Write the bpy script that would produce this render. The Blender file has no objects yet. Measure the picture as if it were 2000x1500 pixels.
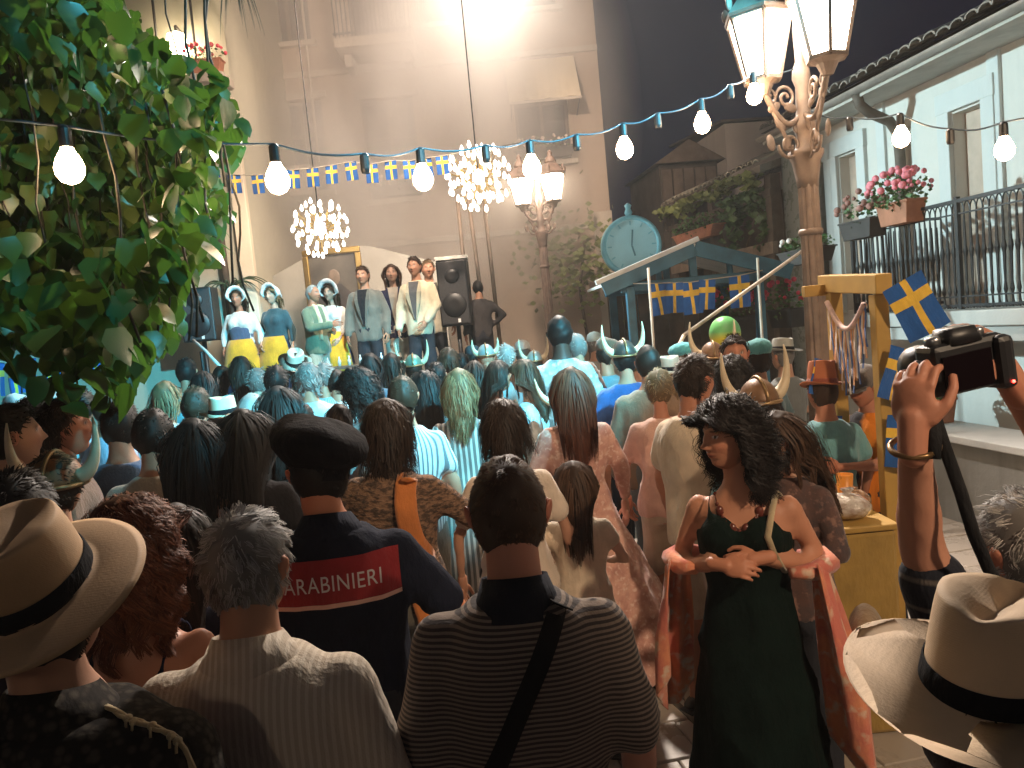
import bpy, bmesh, math, random
import numpy as np
from mathutils import Vector, Matrix
from mathutils.bvhtree import BVHTree
random.seed(7); RNG = np.random.default_rng(11)
R = math.radians
SC = bpy.context.scene
COL = SC.collection
# ------------------------------------------------------------------ camera
cam = bpy.data.cameras.new('camera'); cam.lens = 27.0; cam.sensor_width = 36.0
cam.clip_start = 0.05; cam.clip_end = 500
cam_o = bpy.data.objects.new('camera', cam); COL.objects.link(cam_o)
cam_o.matrix_world = (Matrix.Translation((0, 0, 1.95)) @ Matrix.Rotation(R(90 - 4.58), 4, 'X')
                      @ Matrix.Rotation(R(-5.4), 4, 'Z'))
SC.camera = cam_o
# ------------------------------------------------------------------ world: night sky
W = bpy.data.worlds.new('World'); SC.world = W; W.use_nodes = True
wn = W.node_tree.nodes; wl = W.node_tree.links
sky = wn.new('ShaderNodeTexSky'); sky.sky_type = 'NISHITA'; sky.sun_disc = False
sky.sun_elevation = R(-4.0); sky.sun_rotation = R(150)
tint = wn.new('ShaderNodeMix'); tint.data_type = 'RGBA'; tint.inputs[0].default_value = 0.75
tint.inputs[7].default_value = (0.010, 0.014, 0.040, 1)
wl.new(sky.outputs[0], tint.inputs[6])
wl.new(tint.outputs[2], wn['Background'].inputs[0])
wn['Background'].inputs[1].default_value = 0.40
# ------------------------------------------------------------------ exposure / render
SC.view_settings.view_transform = 'Standard'; SC.view_settings.look = 'None'
SC.view_settings.exposure = 0.28; SC.view_settings.gamma = 1.0
SC.render.engine = 'CYCLES'
SC.cycles.use_denoising = True
try: SC.cycles.denoiser = 'OPENIMAGEDENOISE'
except Exception: pass
SC.cycles.max_bounces = 6; SC.cycles.diffuse_bounces = 3; SC.cycles.glossy_bounces = 3
SC.cycles.transmission_bounces = 4; SC.cycles.transparent_max_bounces = 8; SC.cycles.volume_bounces = 1
SC.cycles.sample_clamp_indirect = 4.0
SC.cycles.volume_step_rate = 2.0; SC.cycles.volume_max_steps = 96

# ================================================================== lamps that light the square
def lamp(name, kind, loc, aim, energy, color, size=0.1, spot=60, blend=0.5):
    l = bpy.data.lights.new(name, kind); l.energy = energy; l.color = color
    if kind in ('SPOT', 'POINT'): l.shadow_soft_size = size
    if kind == 'SPOT': l.spot_size = R(spot); l.spot_blend = blend
    if kind == 'AREA': l.size = size
    o = bpy.data.objects.new(name, l); COL.objects.link(o); o.location = loc
    if aim is not None:
        o.rotation_euler = (Vector(aim) - Vector(loc)).to_track_quat('-Z', 'Y').to_euler()
    return o
WARM = (1.0, 0.74, 0.50); WHITE = (1.0, 0.86, 0.72); CYAN = (0.11, 0.74, 1.0)
lamp('stage_floodlight_beam', 'SPOT', (.20, 12.7, 7.75), (0.1, 4.0, 0.3), 900, (1, .88, .76), .12, 85, .6)
lamp('crowd_rim_fill_beam', 'SPOT', (.9, 8.6, 6.3), (-.1, 1.6, .9), 3000, (1, .88, .78), .10, 92, .6)  # second, unseen floodlight added to strengthen the rims on heads and shoulders
lamp('stage_wash_beam', 'SPOT', (-0.6, 6.6, 6.2), (-2.0, 10.3, 2.3), 1500, (1, .80, .62), .12, 56, .5)
lamp('facade_wash_beam', 'SPOT', (-0.2, 7.2, 6.4), (-1.2, 14.0, 4.6), 2300, (1, .74, .57), .12, 90, .8)
lamp('cyan_spotlight_beam', 'SPOT', (3.0, 1.0, 5.4), (-2.1, 7.1, 1.2), 7500, CYAN, .08, 36, .35)
lamp('cyan_vine_spotlight_beam', 'SPOT', (3.0, 1.0, 5.4), (-1.55, 3.0, 2.25), 900, CYAN, .08, 17, .5)
lamp('cyan_wall_spotlight_beam', 'SPOT', (-4.6, 8.0, 4.3), (4.3, 7.6, 2.75), 3400, (.66, .94, 1.0), .10, 34, .6)
lamp('warm_spotlight_beam', 'SPOT', (2.7, -2.2, 4.7), (.95, 4.2, 1.1), 850, (1, .74, .50), .12, 39, .3)
lamp('rear_warm_fill', 'POINT', (-2.2, -3.6, 3.5), None, 75, WARM, .18)  # unseen warm fill light added behind the camera
# ================================================================== helpers
def link(o, parent=None):
    COL.objects.link(o)
    if parent is not None: o.parent = parent
    return o
def empty(name, loc=(0, 0, 0), rz=0.0, label=None, cat=None, group=None, kind=None):
    o = bpy.data.objects.new(name, None); o.empty_display_size = .1
    o.location = loc; o.rotation_euler = (0, 0, rz); COL.objects.link(o)
    return tag(o, label, cat, group, kind)
def tag(o, label=None, cat=None, group=None, kind=None):
    if label: o['label'] = label
    if cat: o['category'] = cat
    if group: o['group'] = group
    if kind: o['kind'] = kind
    return o
def nrm(v):
    v = np.asarray(v, float); return v / max(1e-9, np.linalg.norm(v))
def frame(d):
    d = nrm(d); a = np.array([0, 0, 1.]) if abs(d[2]) < .9 else np.array([1., 0, 0])
    x = nrm(np.cross(a, d)); return x, np.cross(d, x), d
class MB:
    def __init__(s): s.V = []; s.F = []; s.M = []; s.n = 0; s.mi = 0
    def add(s, V, F, mi=None):
        V = np.asarray(V, float); s.V.append(V); n = s.n
        s.F += [tuple(i + n for i in f) for f in F]; s.M += [s.mi if mi is None else mi] * len(F)
        s.n += len(V); return s
    def verts(s): return np.concatenate(s.V) if s.V else np.zeros((0, 3))
    def loft(s, rings, cap=True, closed=True, mi=None):
        k = len(rings); n = len(rings[0]); F = []
        for i in range(k - 1):
            for j in range(n if closed else n - 1):
                a = i * n + j; b = i * n + (j + 1) % n; F.append((a, b, b + n, a + n))
        if cap: F.append(tuple(range(n))[::-1]); F.append(tuple(range((k - 1) * n, k * n)))
        return s.add(np.concatenate(rings), F, mi)
    def tube(s, pts, r, n=8, cap=True, mi=None, sx=1.0):
        pts = np.asarray(pts, float); k = len(pts); r = np.broadcast_to(np.asarray(r, float), (k,))
        T = np.gradient(pts, axis=0); a = np.arange(n) / n * 2 * np.pi; rings = []
        x, y, _ = frame(T[0])
        for i in range(k):
            d = nrm(T[i]); x = nrm(x - d * np.dot(x, d)); y = np.cross(d, x)
            rings.append(pts[i] + r[i] * (np.cos(a)[:, None] * x * sx + np.sin(a)[:, None] * y))
        return s.loft(rings, cap, mi=mi)
    def capsule(s, p0, p1, r0, r1, n=12, m=4):
        p0 = np.asarray(p0, float); p1 = np.asarray(p1, float); x, y, d = frame(p1 - p0)
        a = np.arange(n) / n * 2 * np.pi; c = np.cos(a)[:, None] * x + np.sin(a)[:, None] * y; rings = []
        for i in range(m):
            t = (i + .35) / m * np.pi / 2; rings.append(p0 - d * r0 * np.cos(t) + c * r0 * np.sin(t))
        rings.append(p0 + c * r0); rings.append(p1 + c * r1)
        for i in range(m)[::-1]:
            t = (i + .35) / m * np.pi / 2; rings.append(p1 + d * r1 * np.cos(t) + c * r1 * np.sin(t))
        return s.loft(rings)
    def ell(s, c, r, rot=None, nu=14, nv=10, mi=None):
        th = np.arange(nu) / nu * 2 * np.pi; ph = (np.arange(nv) + .4) / (nv - .2) * np.pi; rings = []
        for p in ph:
            v = np.stack([np.cos(th) * np.sin(p), np.sin(th) * np.sin(p), np.full(nu, -np.cos(p))], 1) * np.asarray(r)
            if rot is not None: v = v @ np.asarray(rot).T
            rings.append(v + np.asarray(c))
        return s.loft(rings, mi=mi)
    def box(s, c, d, rot=None, mi=None):
        d = np.asarray(d, float) / 2
        v = np.array([[x, y, z] for z in (-1, 1) for y in (-1, 1) for x in (-1, 1)], float) * d
        if rot is not None: v = v @ np.asarray(rot).T
        return s.add(v + np.asarray(c), [(0, 2, 3, 1), (4, 5, 7, 6), (0, 1, 5, 4), (2, 6, 7, 3), (0, 4, 6, 2), (1, 3, 7, 5)], mi)
    def bar(s, p0, p1, w, h, mi=None):
        p0 = np.asarray(p0, float); p1 = np.asarray(p1, float); x, y, d = frame(p1 - p0)
        q = [(-1, -1), (1, -1), (1, 1), (-1, 1)]
        return s.loft([np.array([p + x * a * w / 2 + y * b * h / 2 for a, b in q]) for p in (p0, p1)], mi=mi)
    def lathe(s, prof, n=16, c=(0, 0, 0), cap=True, mi=None, flute=0, fd=0.0):
        a = np.arange(n) / n * 2 * np.pi; m = 1 - fd * (np.cos(a * flute) > 0) if flute else np.ones(n); rings = []
        for r, z in prof:
            rings.append(np.stack([np.cos(a) * r * m, np.sin(a) * r * m, np.full(n, z)], 1) + np.asarray(c))
        return s.loft(rings, cap, mi=mi)
    def mesh(s, name):
        m = bpy.data.meshes.new(name); V = s.verts()
        m.from_pydata(V.tolist(), [], s.F)
        if any(s.M): m.polygons.foreach_set('material_index', s.M)
        return m
def mk(name, mb, mat, parent=None, smooth=False, bevel=0.0, loc=None, rz=0.0):
    m = mb.mesh(name) if isinstance(mb, MB) else mb
    if isinstance(mb, MB):
        for x in (mat if isinstance(mat, (list, tuple)) else [mat]): m.materials.append(x)
        if smooth: m.polygons.foreach_set('use_smooth', [True] * len(m.polygons))
    o = bpy.data.objects.new(name, m)
    if loc is not None: o.location = loc
    if rz: o.rotation_euler = (0, 0, rz)
    if bevel:
        b = o.modifiers.new('bevel', 'BEVEL'); b.width = bevel; b.segments = 2; b.limit_method = 'ANGLE'
    return link(o, parent)
def rotz(a): c, s = math.cos(a), math.sin(a); return np.array([[c, -s, 0], [s, c, 0], [0, 0, 1.]])
def rotx(a): c, s = math.cos(a), math.sin(a); return np.array([[1, 0, 0], [0, c, -s], [0, s, c]], float)
def roty(a): c, s = math.cos(a), math.sin(a); return np.array([[c, 0, s], [0, 1, 0], [-s, 0, c]], float)
def sines(P, f, seed, k=6):
    r = np.random.default_rng(seed); out = np.zeros(len(P))
    for i in range(k):
        d = r.normal(size=3); d /= np.linalg.norm(d)
        out += np.sin(P @ d * f * (0.6 + 1.1 * r.random()) + r.random() * 6.28)
    return out / k ** .5
# ------------------------------------------------------------------ materials
class N:
    def __init__(s, name):
        s.m = bpy.data.materials.new(name); s.m.use_nodes = True
        s.t = s.m.node_tree; s.p = s.t.nodes['Principled BSDF']
    def n(s, typ, **k):
        o = s.t.nodes.new('ShaderNode' + typ)
        for a, b in k.items():
            if a.startswith('i_'):
                o.inputs[int(a[2:]) if a[2:].isdigit() else a[2:].replace('_', ' ')].default_value = b
            else: setattr(o, a, b)
        return o
    def l(s, a, b): s.t.links.new(a, b)
    def mix(s, fac, a, b, mode='MIX'):
        o = s.n('Mix', data_type='RGBA', blend_type=mode)
        for sock, v in ((0, fac), (6, a), (7, b)):
            if hasattr(v, 'is_output'): s.l(v, o.inputs[sock])
            else: o.inputs[sock].default_value = v if sock == 0 else (*v[:3], 1)
        return o.outputs[2]
    def math(s, op, a, b=None, c=None):
        o = s.n('Math', operation=op)
        for i, v in enumerate((a, b, c)):
            if v is None: continue
            if hasattr(v, 'is_output'): s.l(v, o.inputs[i])
            else: o.inputs[i].default_value = v
        return o.outputs[0]
    def obj(s): return s.n('TexCoord').outputs['Object']
    def xyz(s, vec=None):
        o = s.n('SeparateXYZ'); s.l(vec or s.obj(), o.inputs[0]); return o.outputs
    def noise(s, scale, detail=4, rough=.55, vec=None, stretch=None):
        v = vec or s.obj()
        if stretch is not None:
            mp = s.n('Mapping'); mp.inputs['Scale'].default_value = stretch; s.l(v, mp.inputs[0]); v = mp.outputs[0]
        o = s.n('TexNoise'); o.inputs['Scale'].default_value = scale; o.inputs['Detail'].default_value = detail
        o.inputs['Roughness'].default_value = rough; s.l(v, o.inputs[0]); return o.outputs['Fac']
    def ramp(s, fac, a, b):
        o = s.n('MapRange', clamp=True); o.inputs[1].default_value = a; o.inputs[2].default_value = b; s.l(fac, o.inputs[0]); return o.outputs[0]
    def bump(s, h, strength=.3, dist=.01):
        o = s.n('Bump'); o.inputs['Strength'].default_value = strength; o.inputs['Distance'].default_value = dist
        s.l(h, o.inputs['Height']); s.l(o.outputs[0], s.p.inputs['Normal'])
    def set(s, **k):
        for a, b in k.items():
            sock = s.p.inputs[a.replace('_', ' ')]
            if hasattr(b, 'is_output'): s.l(b, sock)
            else: sock.default_value = (*b, 1) if isinstance(b, (tuple, list)) and len(b) == 3 else b
        return s
MC = {}
def sc(c, k): return tuple(min(1, x * k) for x in c[:3])
def paint(name, c, rough=.6, var=.15, scale=6, bump=.15, metal=0.0, bdist=.004):
    key = (name, c, rough)
    if key in MC: return MC[key]
    n = N(name); f = n.noise(scale, 5)
    n.set(Base_Color=n.mix(n.ramp(f, .3, .7), sc(c, 1 - var), sc(c, 1 + var)), Roughness=rough, Metallic=metal)
    if bump: n.bump(n.noise(scale * 6, 4), bump, bdist)
    MC[key] = n.m; return n.m
def fabric(c, rough=.9, weave=True, name='fabric'):
    key = ('fab', tuple(round(x, 3) for x in c), name)
    if key in MC: return MC[key]
    n = N(name); f = n.noise(9, 4)
    n.set(Base_Color=n.mix(n.ramp(f, .3, .7), sc(c, .82), sc(c, 1.15)), Roughness=rough, Sheen_Weight=.25 if max(c) > .08 else 0.0, Specular_IOR_Level=.5 if max(c) > .08 else .12)
    n.bump(n.noise(10, 6, .62, stretch=(1, 1, .4)), .7, .028)
    MC[key] = n.m; return n.m
def striped(c1, c2, axis, period, duty=.5, wob=.15, name='striped_fabric'):
    key = ('str', c1, c2, axis, period)
    if key in MC: return MC[key]
    n = N(name); o = n.xyz(); f = n.noise(5, 3)
    if axis == 'r':   # vertical stripes running round the body
        a = n.math('ARCTAN2', o[0], o[1]); co = n.math('MULTIPLY', a, .16)
    else: co = o['xyz'.index(axis)]
    co = n.math('ADD', co, n.math('MULTIPLY', f, period * wob * 4))
    w = n.math('PINGPONG', co, period / 2)
    k = n.ramp(w, period / 2 * (duty - .08), period / 2 * (duty + .08))
    n.set(Base_Color=n.mix(k, c1, c2), Roughness=.9, Sheen_Weight=.05, Specular_IOR_Level=.25)
    n.bump(n.noise(9, 6, .6, stretch=(1, 1, .4)), .7, .028)
    MC[key] = n.m; return n.m
def floral(c1, c2, c3, scale=26, name='floral_fabric'):
    key = ('flo', c1, c2, c3)
    if key in MC: return MC[key]
    n = N(name); f = n.noise(scale * .55, 5, .6); g = n.noise(scale * 1.2, 3, .5)
    a = n.mix(n.ramp(f, .40, .60), c1, c2); b = n.mix(n.ramp(g, .54, .66), a, c3)
    n.set(Base_Color=b, Roughness=.9, Sheen_Weight=.2); n.bump(n.noise(12, 6, .6, stretch=(1, 1, .4)), .6, .02)
    MC[key] = n.m; return n.m
def glow(name, c, strength):
    key = ('glow', name, c, strength)
    if key in MC: return MC[key]
    n = N(name); n.set(Base_Color=(.8, .8, .8), Roughness=.3, Emission_Color=c, Emission_Strength=strength); MC[key] = n.m; return n.m
def vcol(name, rough=.6, spec=.4, bump=None, sss=0.0, base=(1, 1, 1)):
    key = ('vc', name, rough, base)
    if key in MC: return MC[key]
    n = N(name); a = n.n('VertexColor', layer_name='col')
    n.set(Base_Color=n.mix(1.0, a.outputs[0], base, 'MULTIPLY'), Roughness=rough, Specular_IOR_Level=spec)
    if bump: n.bump(n.noise(bump, 4), .2, .003)
    MC[key] = n.m; return n.m
BLACK = paint('black_plastic', (.012, .012, .014), .45, .1, 8, .05)
IRON = paint('black_ironwork', (.012, .012, .013), .5, .3, 20, .2)

# ================================================================== GROUND
def plaster(name, c, scale=1.2, dirt=.35):
    n = N(name); a = n.noise(scale, 6, .6); b = n.noise(scale * 9, 5, .6)
    z = n.noise(scale * .6, 4, .6, stretch=(3, 3, .25))
    col = n.mix(n.ramp(a, .35, .7), sc(c, 1 - dirt * .5), c); col = n.mix(n.ramp(z, .5, .8), col, sc(c, 1 - dirt))
    n.set(Base_Color=col, Roughness=.9); n.bump(b, .35, .01); return n.m
def stone(name, c, var=.3, scale=3):
    n = N(name); i = n.n('ObjectInfo'); a = n.noise(scale, 6, .65)
    k = n.math('ADD', n.math('MULTIPLY', i.outputs['Random'], var), n.math('MULTIPLY', a, var))
    n.set(Base_Color=n.mix(k, sc(c, .72), sc(c, 1.25)), Roughness=n.ramp(a, .0, 1.6)); n.bump(n.noise(scale * 7, 6, .65), .35, .006); return n.m
SLAB = stone('paving_stone', (.42, .36, .30)); GROUT = paint('paving_grout', (.10, .085, .07), .95, .3, 12, .4)
mb = MB(); mb.box((0, 10, -.13), (60, 60, .2))
ground = mk('ground', mb, GROUT); tag(ground, kind='structure')
pave = tag(empty('pavement'), kind='structure')
slab_meshes = []
for w in (.42, .56, .34):
    mb = MB(); h = .05; e = .006; L = .295
    r = [np.array([(-w / 2 + i, -L / 2 + i, z), (w / 2 - i, -L / 2 + i, z), (w / 2 - i, L / 2 - i, z), (-w / 2 + i, L / 2 - i, z)]) for i, z in ((0, -h), (0, -e), (e, 0))]
    mb.loft(r); m = mb.mesh('paving_slab'); m.materials.append(SLAB); slab_meshes.append((w, m))
rest = MB(); A9 = R(9.1); cnt = 0
ca, sa = math.cos(A9), math.sin(A9)
near_list = []
for row in range(-2, 60):
    x = -9.0 + random.random() * .4
    while x < 7.0:
        w, m = random.choice(slab_meshes); cx = x + w / 2; cy = .6 + row * .302
        px, py = cx * ca - cy * sa + .7, cx * sa + cy * ca
        near_list.append((abs(px - 1.4) * .9 + abs(py - 4.2), px, py, m)); x += w + .007
near_list.sort(key=lambda t: t[0])
for i, (d, px, py, m) in enumerate(near_list):
    if i < 290:
        o = bpy.data.objects.new('paving_slab', m); o.location = (px, py, random.uniform(-.003, .003)); o.rotation_euler = (0, 0, A9); link(o, pave)
    elif py > .2 and py < 15:
        V = np.array([v.co[:] for v in m.vertices]); rest.add(V @ rotz(A9).T + np.array([px, py, random.uniform(-.003, .003)]), [tuple(p.vertices) for p in m.polygons])
o = mk('far_paving_slabs', rest, SLAB, pave); tag(o, kind='stuff')
mb = MB(); mb.bar((.2, 5.2, .001), (1.15, 2.0, .001), .035, .01); o = mk('drain_joint', mb, GROUT, pave)

# ================================================================== STAGE HOUSE (rear facade)
FACADE = plaster('rose_plaster', (.44, .35, .27), .8); FRAME = plaster('stone_trim', (.52, .46, .38), 2)
DARKWOOD = paint('dark_shutter_wood', (.10, .075, .055), .7, .25, 8, .2)
GLASSD = paint('dark_window_glass', (.02, .022, .026), .12, .05, 4, 0)
house = empty('stage_house', (0, 14, 0), 0, 'tall hazy rose-beige house behind the stage with balcony and awning', 'house')
FX0, FX1, FZ = -9.5, 2.05, 11.5
holes = [(-2.20, -1.28, 4.35, 6.1), (-2.25, -1.25, 6.95, 9.0), (.5, 1.45, 4.75, 6.4), (.5, 1.4, 7.4, 9.2), (-3.7, -2.9, 4.6, 6.2), (-3.75, -2.95, 7.2, 9.0), (-1.0, -.1, 7.3, 9.2)]
def wall_with_holes(mb, x0, x1, z0, z1, y, holes, depth):
    xs = sorted({x0, x1, *[h[0] for h in holes], *[h[1] for h in holes]}); zs = sorted({z0, z1, *[h[2] for h in holes], *[h[3] for h in holes]})
    for a, b in zip(xs, xs[1:]):
        for c, d in zip(zs, zs[1:]):
            mx, mz = (a + b) / 2, (c + d) / 2
            if any(h[0] < mx < h[1] and h[2] < mz < h[3] for h in holes): continue
            mb.add([(a, y, c), (b, y, c), (b, y, d), (a, y, d)], [(0, 1, 2, 3)])
    for a, b, c, d in holes:
        mb.add([(a, y, c), (b, y, c), (b, y, d), (a, y, d), (a, y + depth, c), (b, y + depth, c), (b, y + depth, d), (a, y + depth, d)],
               [(0, 4, 5, 1), (1, 5, 6, 2), (2, 6, 7, 3), (3, 7, 4, 0)])
    mb.add([(x1, y, z0), (x1, y + 6, z0), (x1, y + 6, z1), (x1, y, z1)], [(0, 1, 2, 3)])
    mb.add([(x0, y, z1), (x1, y, z1), (x1, y + 6, z1), (x0, y + 6, z1)], [(0, 1, 2, 3)])
mb = MB(); wall_with_holes(mb, FX0, FX1, 0, FZ, 0, holes, .18); mk('wall', mb, FACADE, house)
for (a, b, c, d) in holes:
    w = MB(); w.box(((a + b) / 2, .15, (c + d) / 2), (b - a - .004, .03, d - c - .004)); win = mk('window', w, GLASSD, house)
    f = MB(); t = .055
    for q in ((a + t / 2, (c + d) / 2, t, d - c), (b - t / 2, (c + d) / 2, t, d - c), ((a + b) / 2, (c + d) / 2, t, d - c)): f.box((q[0], .11, q[1]), (q[2], .04, q[3] - .01))
    for zz in (c + t / 2, d - t / 2, c + (d - c) * .62): f.box(((a + b) / 2, .113, zz), (b - a - .01, .035, t))
    mk('window_frame', f, DARKWOOD, win)
    s_ = MB(); s_.box(((a + b) / 2, -.04, c - .05), (b - a + .2, .16, .09)); mk('window_sill', s_, FRAME, win, bevel=.01)
    l_ = MB(); l_.box(((a + b) / 2, -.02, d + .07), (b - a + .2, .05, .12)); mk('lintel', l_, FRAME, win, bevel=.01)
for z in (3.55, 6.62): m_ = MB(); m_.box(((FX0 + FX1) / 2, -.03, z), (FX1 - FX0, .07, .10)); mk('string_course', m_, FRAME, house, bevel=.01)
m_ = MB(); m_.box((FX1 - .15, -.025, 1.9), (.34, .06, 3.75)); mk('corner_pier', m_, FRAME, house, bevel=.01)
# balcony with ironwork
b_ = MB(); b_.box((-1.75, -.45, 6.80), (1.30, .9, .16)); bal = mk('balcony', b_, FRAME, house, bevel=.015)
for x in (-2.25, -1.25): q = MB(); q.box((x, -.3, 6.62), (.14, .5, .22)); mk('bracket', q, FRAME, bal, bevel=.02)
bm_ = MB(); bm_.bar((0, 0, 0), (0, 0, .95), .018, .018); bal_mesh = bm_.mesh('baluster'); bal_mesh.materials.append(IRON)
for i in range(19):
    o = bpy.data.objects.new('baluster', bal_mesh); o.location = (-2.37 + i * .069, -.86, 6.88); link(o, bal)
for z in (6.95, 7.83): q = MB(); q.bar((-2.4, -.86, z), (-1.1, -.86, z), .03, .03); mk('rail', q, IRON, bal)
# awning / blind over the right window
AW = plaster('cream_canvas', (.78, .68, .50), 3, .15)
g = MB(); P = []
for i in range(13):
    for j in range(6):
        u = i / 12; v = j / 5; P.append((.40 + u * 1.22, -.06 - v * .62, 6.50 - v * .86 - .02 * math.sin(u * 20) * v))
g.add(P, [(i * 6 + j, (i + 1) * 6 + j, (i + 1) * 6 + j + 1, i * 6 + j + 1) for i in range(12) for j in range(5)])
o = mk('awning', g, AW, house); sm = o.modifiers.new('s', 'SOLIDIFY'); sm.thickness = .012
q = MB(); q.bar((.40, -.69, 5.62), (1.63, -.69, 5.62), .03, .04); mk('awning_bar', q, FRAME, house)
for sx in (.43, 1.6): q = MB(); q.bar((sx, 0, 5.5), (sx, -.68, 5.62), .015, .015); mk('awning_arm', q, IRON, house)
# window boxes with pale flowers on the house
def flower_clump(mb_leaf, mb_fl, c, r, n, nf, seed, leaf=.045, fl=.03):
    rr = np.random.default_rng(seed)
    for k in range(n):
        d = rr.normal(size=3); d = d / np.linalg.norm(d) * rr.random() ** .4; p = np.asarray(c) + d * np.asarray(r)
        x, y, z = frame(rr.normal(size=3) + [0, -.4, .5]); l = leaf * (.6 + rr.random() * .7)
        mb_leaf.add([p - x * l * .5, p + y * l * .45 + z * l * .1, p + x * l * .6 - z * l * .1, p - y * l * .45 + z * l * .1], [(0, 3, 2), (0, 2, 1)])
    for k in range(nf):
        d = rr.normal(size=3); d[2] = abs(d[2]) * .8 + .1; d = d / np.linalg.norm(d); p = np.asarray(c) + d * np.asarray(r) * 1.08
        mb_fl.ell(p, (fl * (.6 + rr.random() * .6),) * 3, None, 6, 5)
LEAFG = paint('geranium_leaf', (.055, .115, .03), .55, .4, 9, .1); FLP = paint('pale_blossom', (.75, .62, .55), .7, .2, 30, 0)
FLPINK = paint('pink_blossom', (.75, .22, .26), .7, .25, 30, 0); FLRED = paint('red_blossom', (.62, .05, .09), .7, .25, 30, 0)
TERRA = paint('terracotta', (.36, .15, .085), .8, .25, 6, .2); DKBOX = paint('dark_planter', (.035, .032, .03), .7, .2, 8, .1)
def planter(name, loc, rz, length, wid, h, label, mat, flmat, seed, nleaf=160, nfl=26, bush=(1, 1, 1), parent=None, cat='planter', group=None):
    p = empty(name, loc, rz, label, cat, group) if parent is None else empty(name, loc, rz)
    if parent is not None: p.parent = parent
    m = MB(); pr = []
    for k, (f, z) in enumerate(((.84, 0), (1, h * .9), (1.06, h * .9), (1.06, h), (.92, h), (.9, h * .85))):
        pr.append(np.array([(-length / 2 * f, -wid / 2 * f, z), (length / 2 * f, -wid / 2 * f, z), (length / 2 * f, wid / 2 * f, z), (-length / 2 * f, wid / 2 * f, z)]))
    m.loft(pr); mk('trough', m, mat, p, bevel=.006)
    a, b = MB(), MB(); flower_clump(a, b, (0, 0, h + .06 * bush[2]), (length * .58 * bush[0], wid * .9 * bush[1], .16 * bush[2]), nleaf, nfl, seed)
    o = mk('foliage', a, LEAFG, p); tag(o, kind='stuff')
    if nfl: o = mk('blossoms', b, flmat, p, True); tag(o, kind='stuff')
    return p
planter('window_planter', (-1.70, 13.82, 4.36), 0, .95, .16, .16, 'flower box with pale blossoms under the left rear window', DKBOX, FLP, 31)
planter('window_planter', (.98, 13.8, 4.76), 0, 1.05, .16, .16, 'flower box with pale blossoms below the cream awning', DKBOX, FLP, 32, nfl=40)
# cables and downpipe on the facade
for (x, za, zb) in ((-3.05, 5.1, 11),): q = MB(); q.tube([(x, -.05, za), (x + .02, -.06, (za + zb) / 2), (x, -.05, zb)], .022, 6); mk('cable', q, FRAME, house, True)
q = MB(); q.tube([(-4.35, -.1, 0), (-4.35, -.1, 11)], .055, 10); mk('downpipe', q, plaster('pipe_cream', (.62, .55, .44)), house, True)
q = MB(); q.box((-3.42, -.28, 4.72), (.62, .5, .52)); mk('air_conditioner', q, plaster('ac_white', (.62, .56, .48), 4, .1), house, bevel=.02)
# light stair wall behind the stage
st = MB(); st.add([(-4.3, 11.9, 0), (-.9, 11.9, 0), (-.9, 11.9, 2.95), (-2.0, 11.9, 3.32), (-2.75, 11.9, 3.32), (-4.3, 11.9, 2.65),
                   (-4.3, 12.2, 0), (-.9, 12.2, 0), (-.9, 12.2, 2.95), (-2.0, 12.2, 3.32), (-2.75, 12.2, 3.32), (-4.3, 12.2, 2.65)],
                  [(0, 1, 2, 3, 4, 5), (11, 10, 9, 8, 7, 6), (0, 6, 7, 1), (1, 7, 8, 2), (2, 8, 9, 3), (3, 9, 10, 4), (4, 10, 11, 5), (5, 11, 6, 0)])
o = mk('gabled_wall', st, plaster('pale_wall', (.42, .42, .38), 2, .2)); tag(o, 'pale gabled garden wall behind the gold framed picture', 'wall')

# ================================================================== LEFT HOUSE
lh = empty('side_house', (0, 11, 0), 0, 'pale plaster house at the left with tall corner and downpipe', 'house')
LW = plaster('sage_plaster', (.50, .48, .38), 1.1, .2)
mb = MB(); mb.box((-8.75, 2.0, 5), (10.5, 4.0, 10)); mk('wall', mb, LW, lh)
q = MB(); q.box((-3.56, -.02, 2.7), (.2, .12, 5.4)); mk('corner_strip', q, plaster('cream_strip', (.72, .64, .50), 3, .1), lh, bevel=.01)
q = MB(); q.tube([(-3.86, -.10, 0), (-3.86, -.10, 4.6), (-3.80, -.13, 4.85), (-3.80, -.1, 5.1)], .05, 10); mk('downpipe', q, DARKWOOD, lh, True)
q = MB(); q.box((-4.6, -.22, 5.58), (2.3, .45, .12)); mk('ledge', q, FRAME, lh, bevel=.015)
q = MB(); q.box((-4.0, -.05, 3.95), (.55, .05, .10)); mk('sign_bar', q, DARKWOOD, lh)
for (x0, x1) in ((-4.55, -4.1),):
    q = MB(); q.box(((x0 + x1) / 2, -.015, 4.15), (x1 - x0, .05, .55)); w_ = mk('window', q, paint('blue_shutter', (.10, .14, .24), .6, .2, 6, .1), lh)
for k in range(2): q = MB(); q.tube([(-4.35 + .5 * k, -.25, 5.6), (-4.30 + .5 * k, -.3, 7.4), (-4.3 + .5 * k, -.25, 10)], .018, 6); mk('cable', q, IRON, lh, True)
for k, (x, fm, s_) in enumerate(((-3.75, FLRED, 41), (-4.35, FLPINK, 42))):
    planter('window_planter', (x, 10.75, 5.65), 0, .5, .2, .2, ['terracotta box of dark red flowers on the left ledge', 'terracotta box of pink flowers nearest the vine on the ledge'][k], TERRA, fm, s_, 140, 30)
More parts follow.
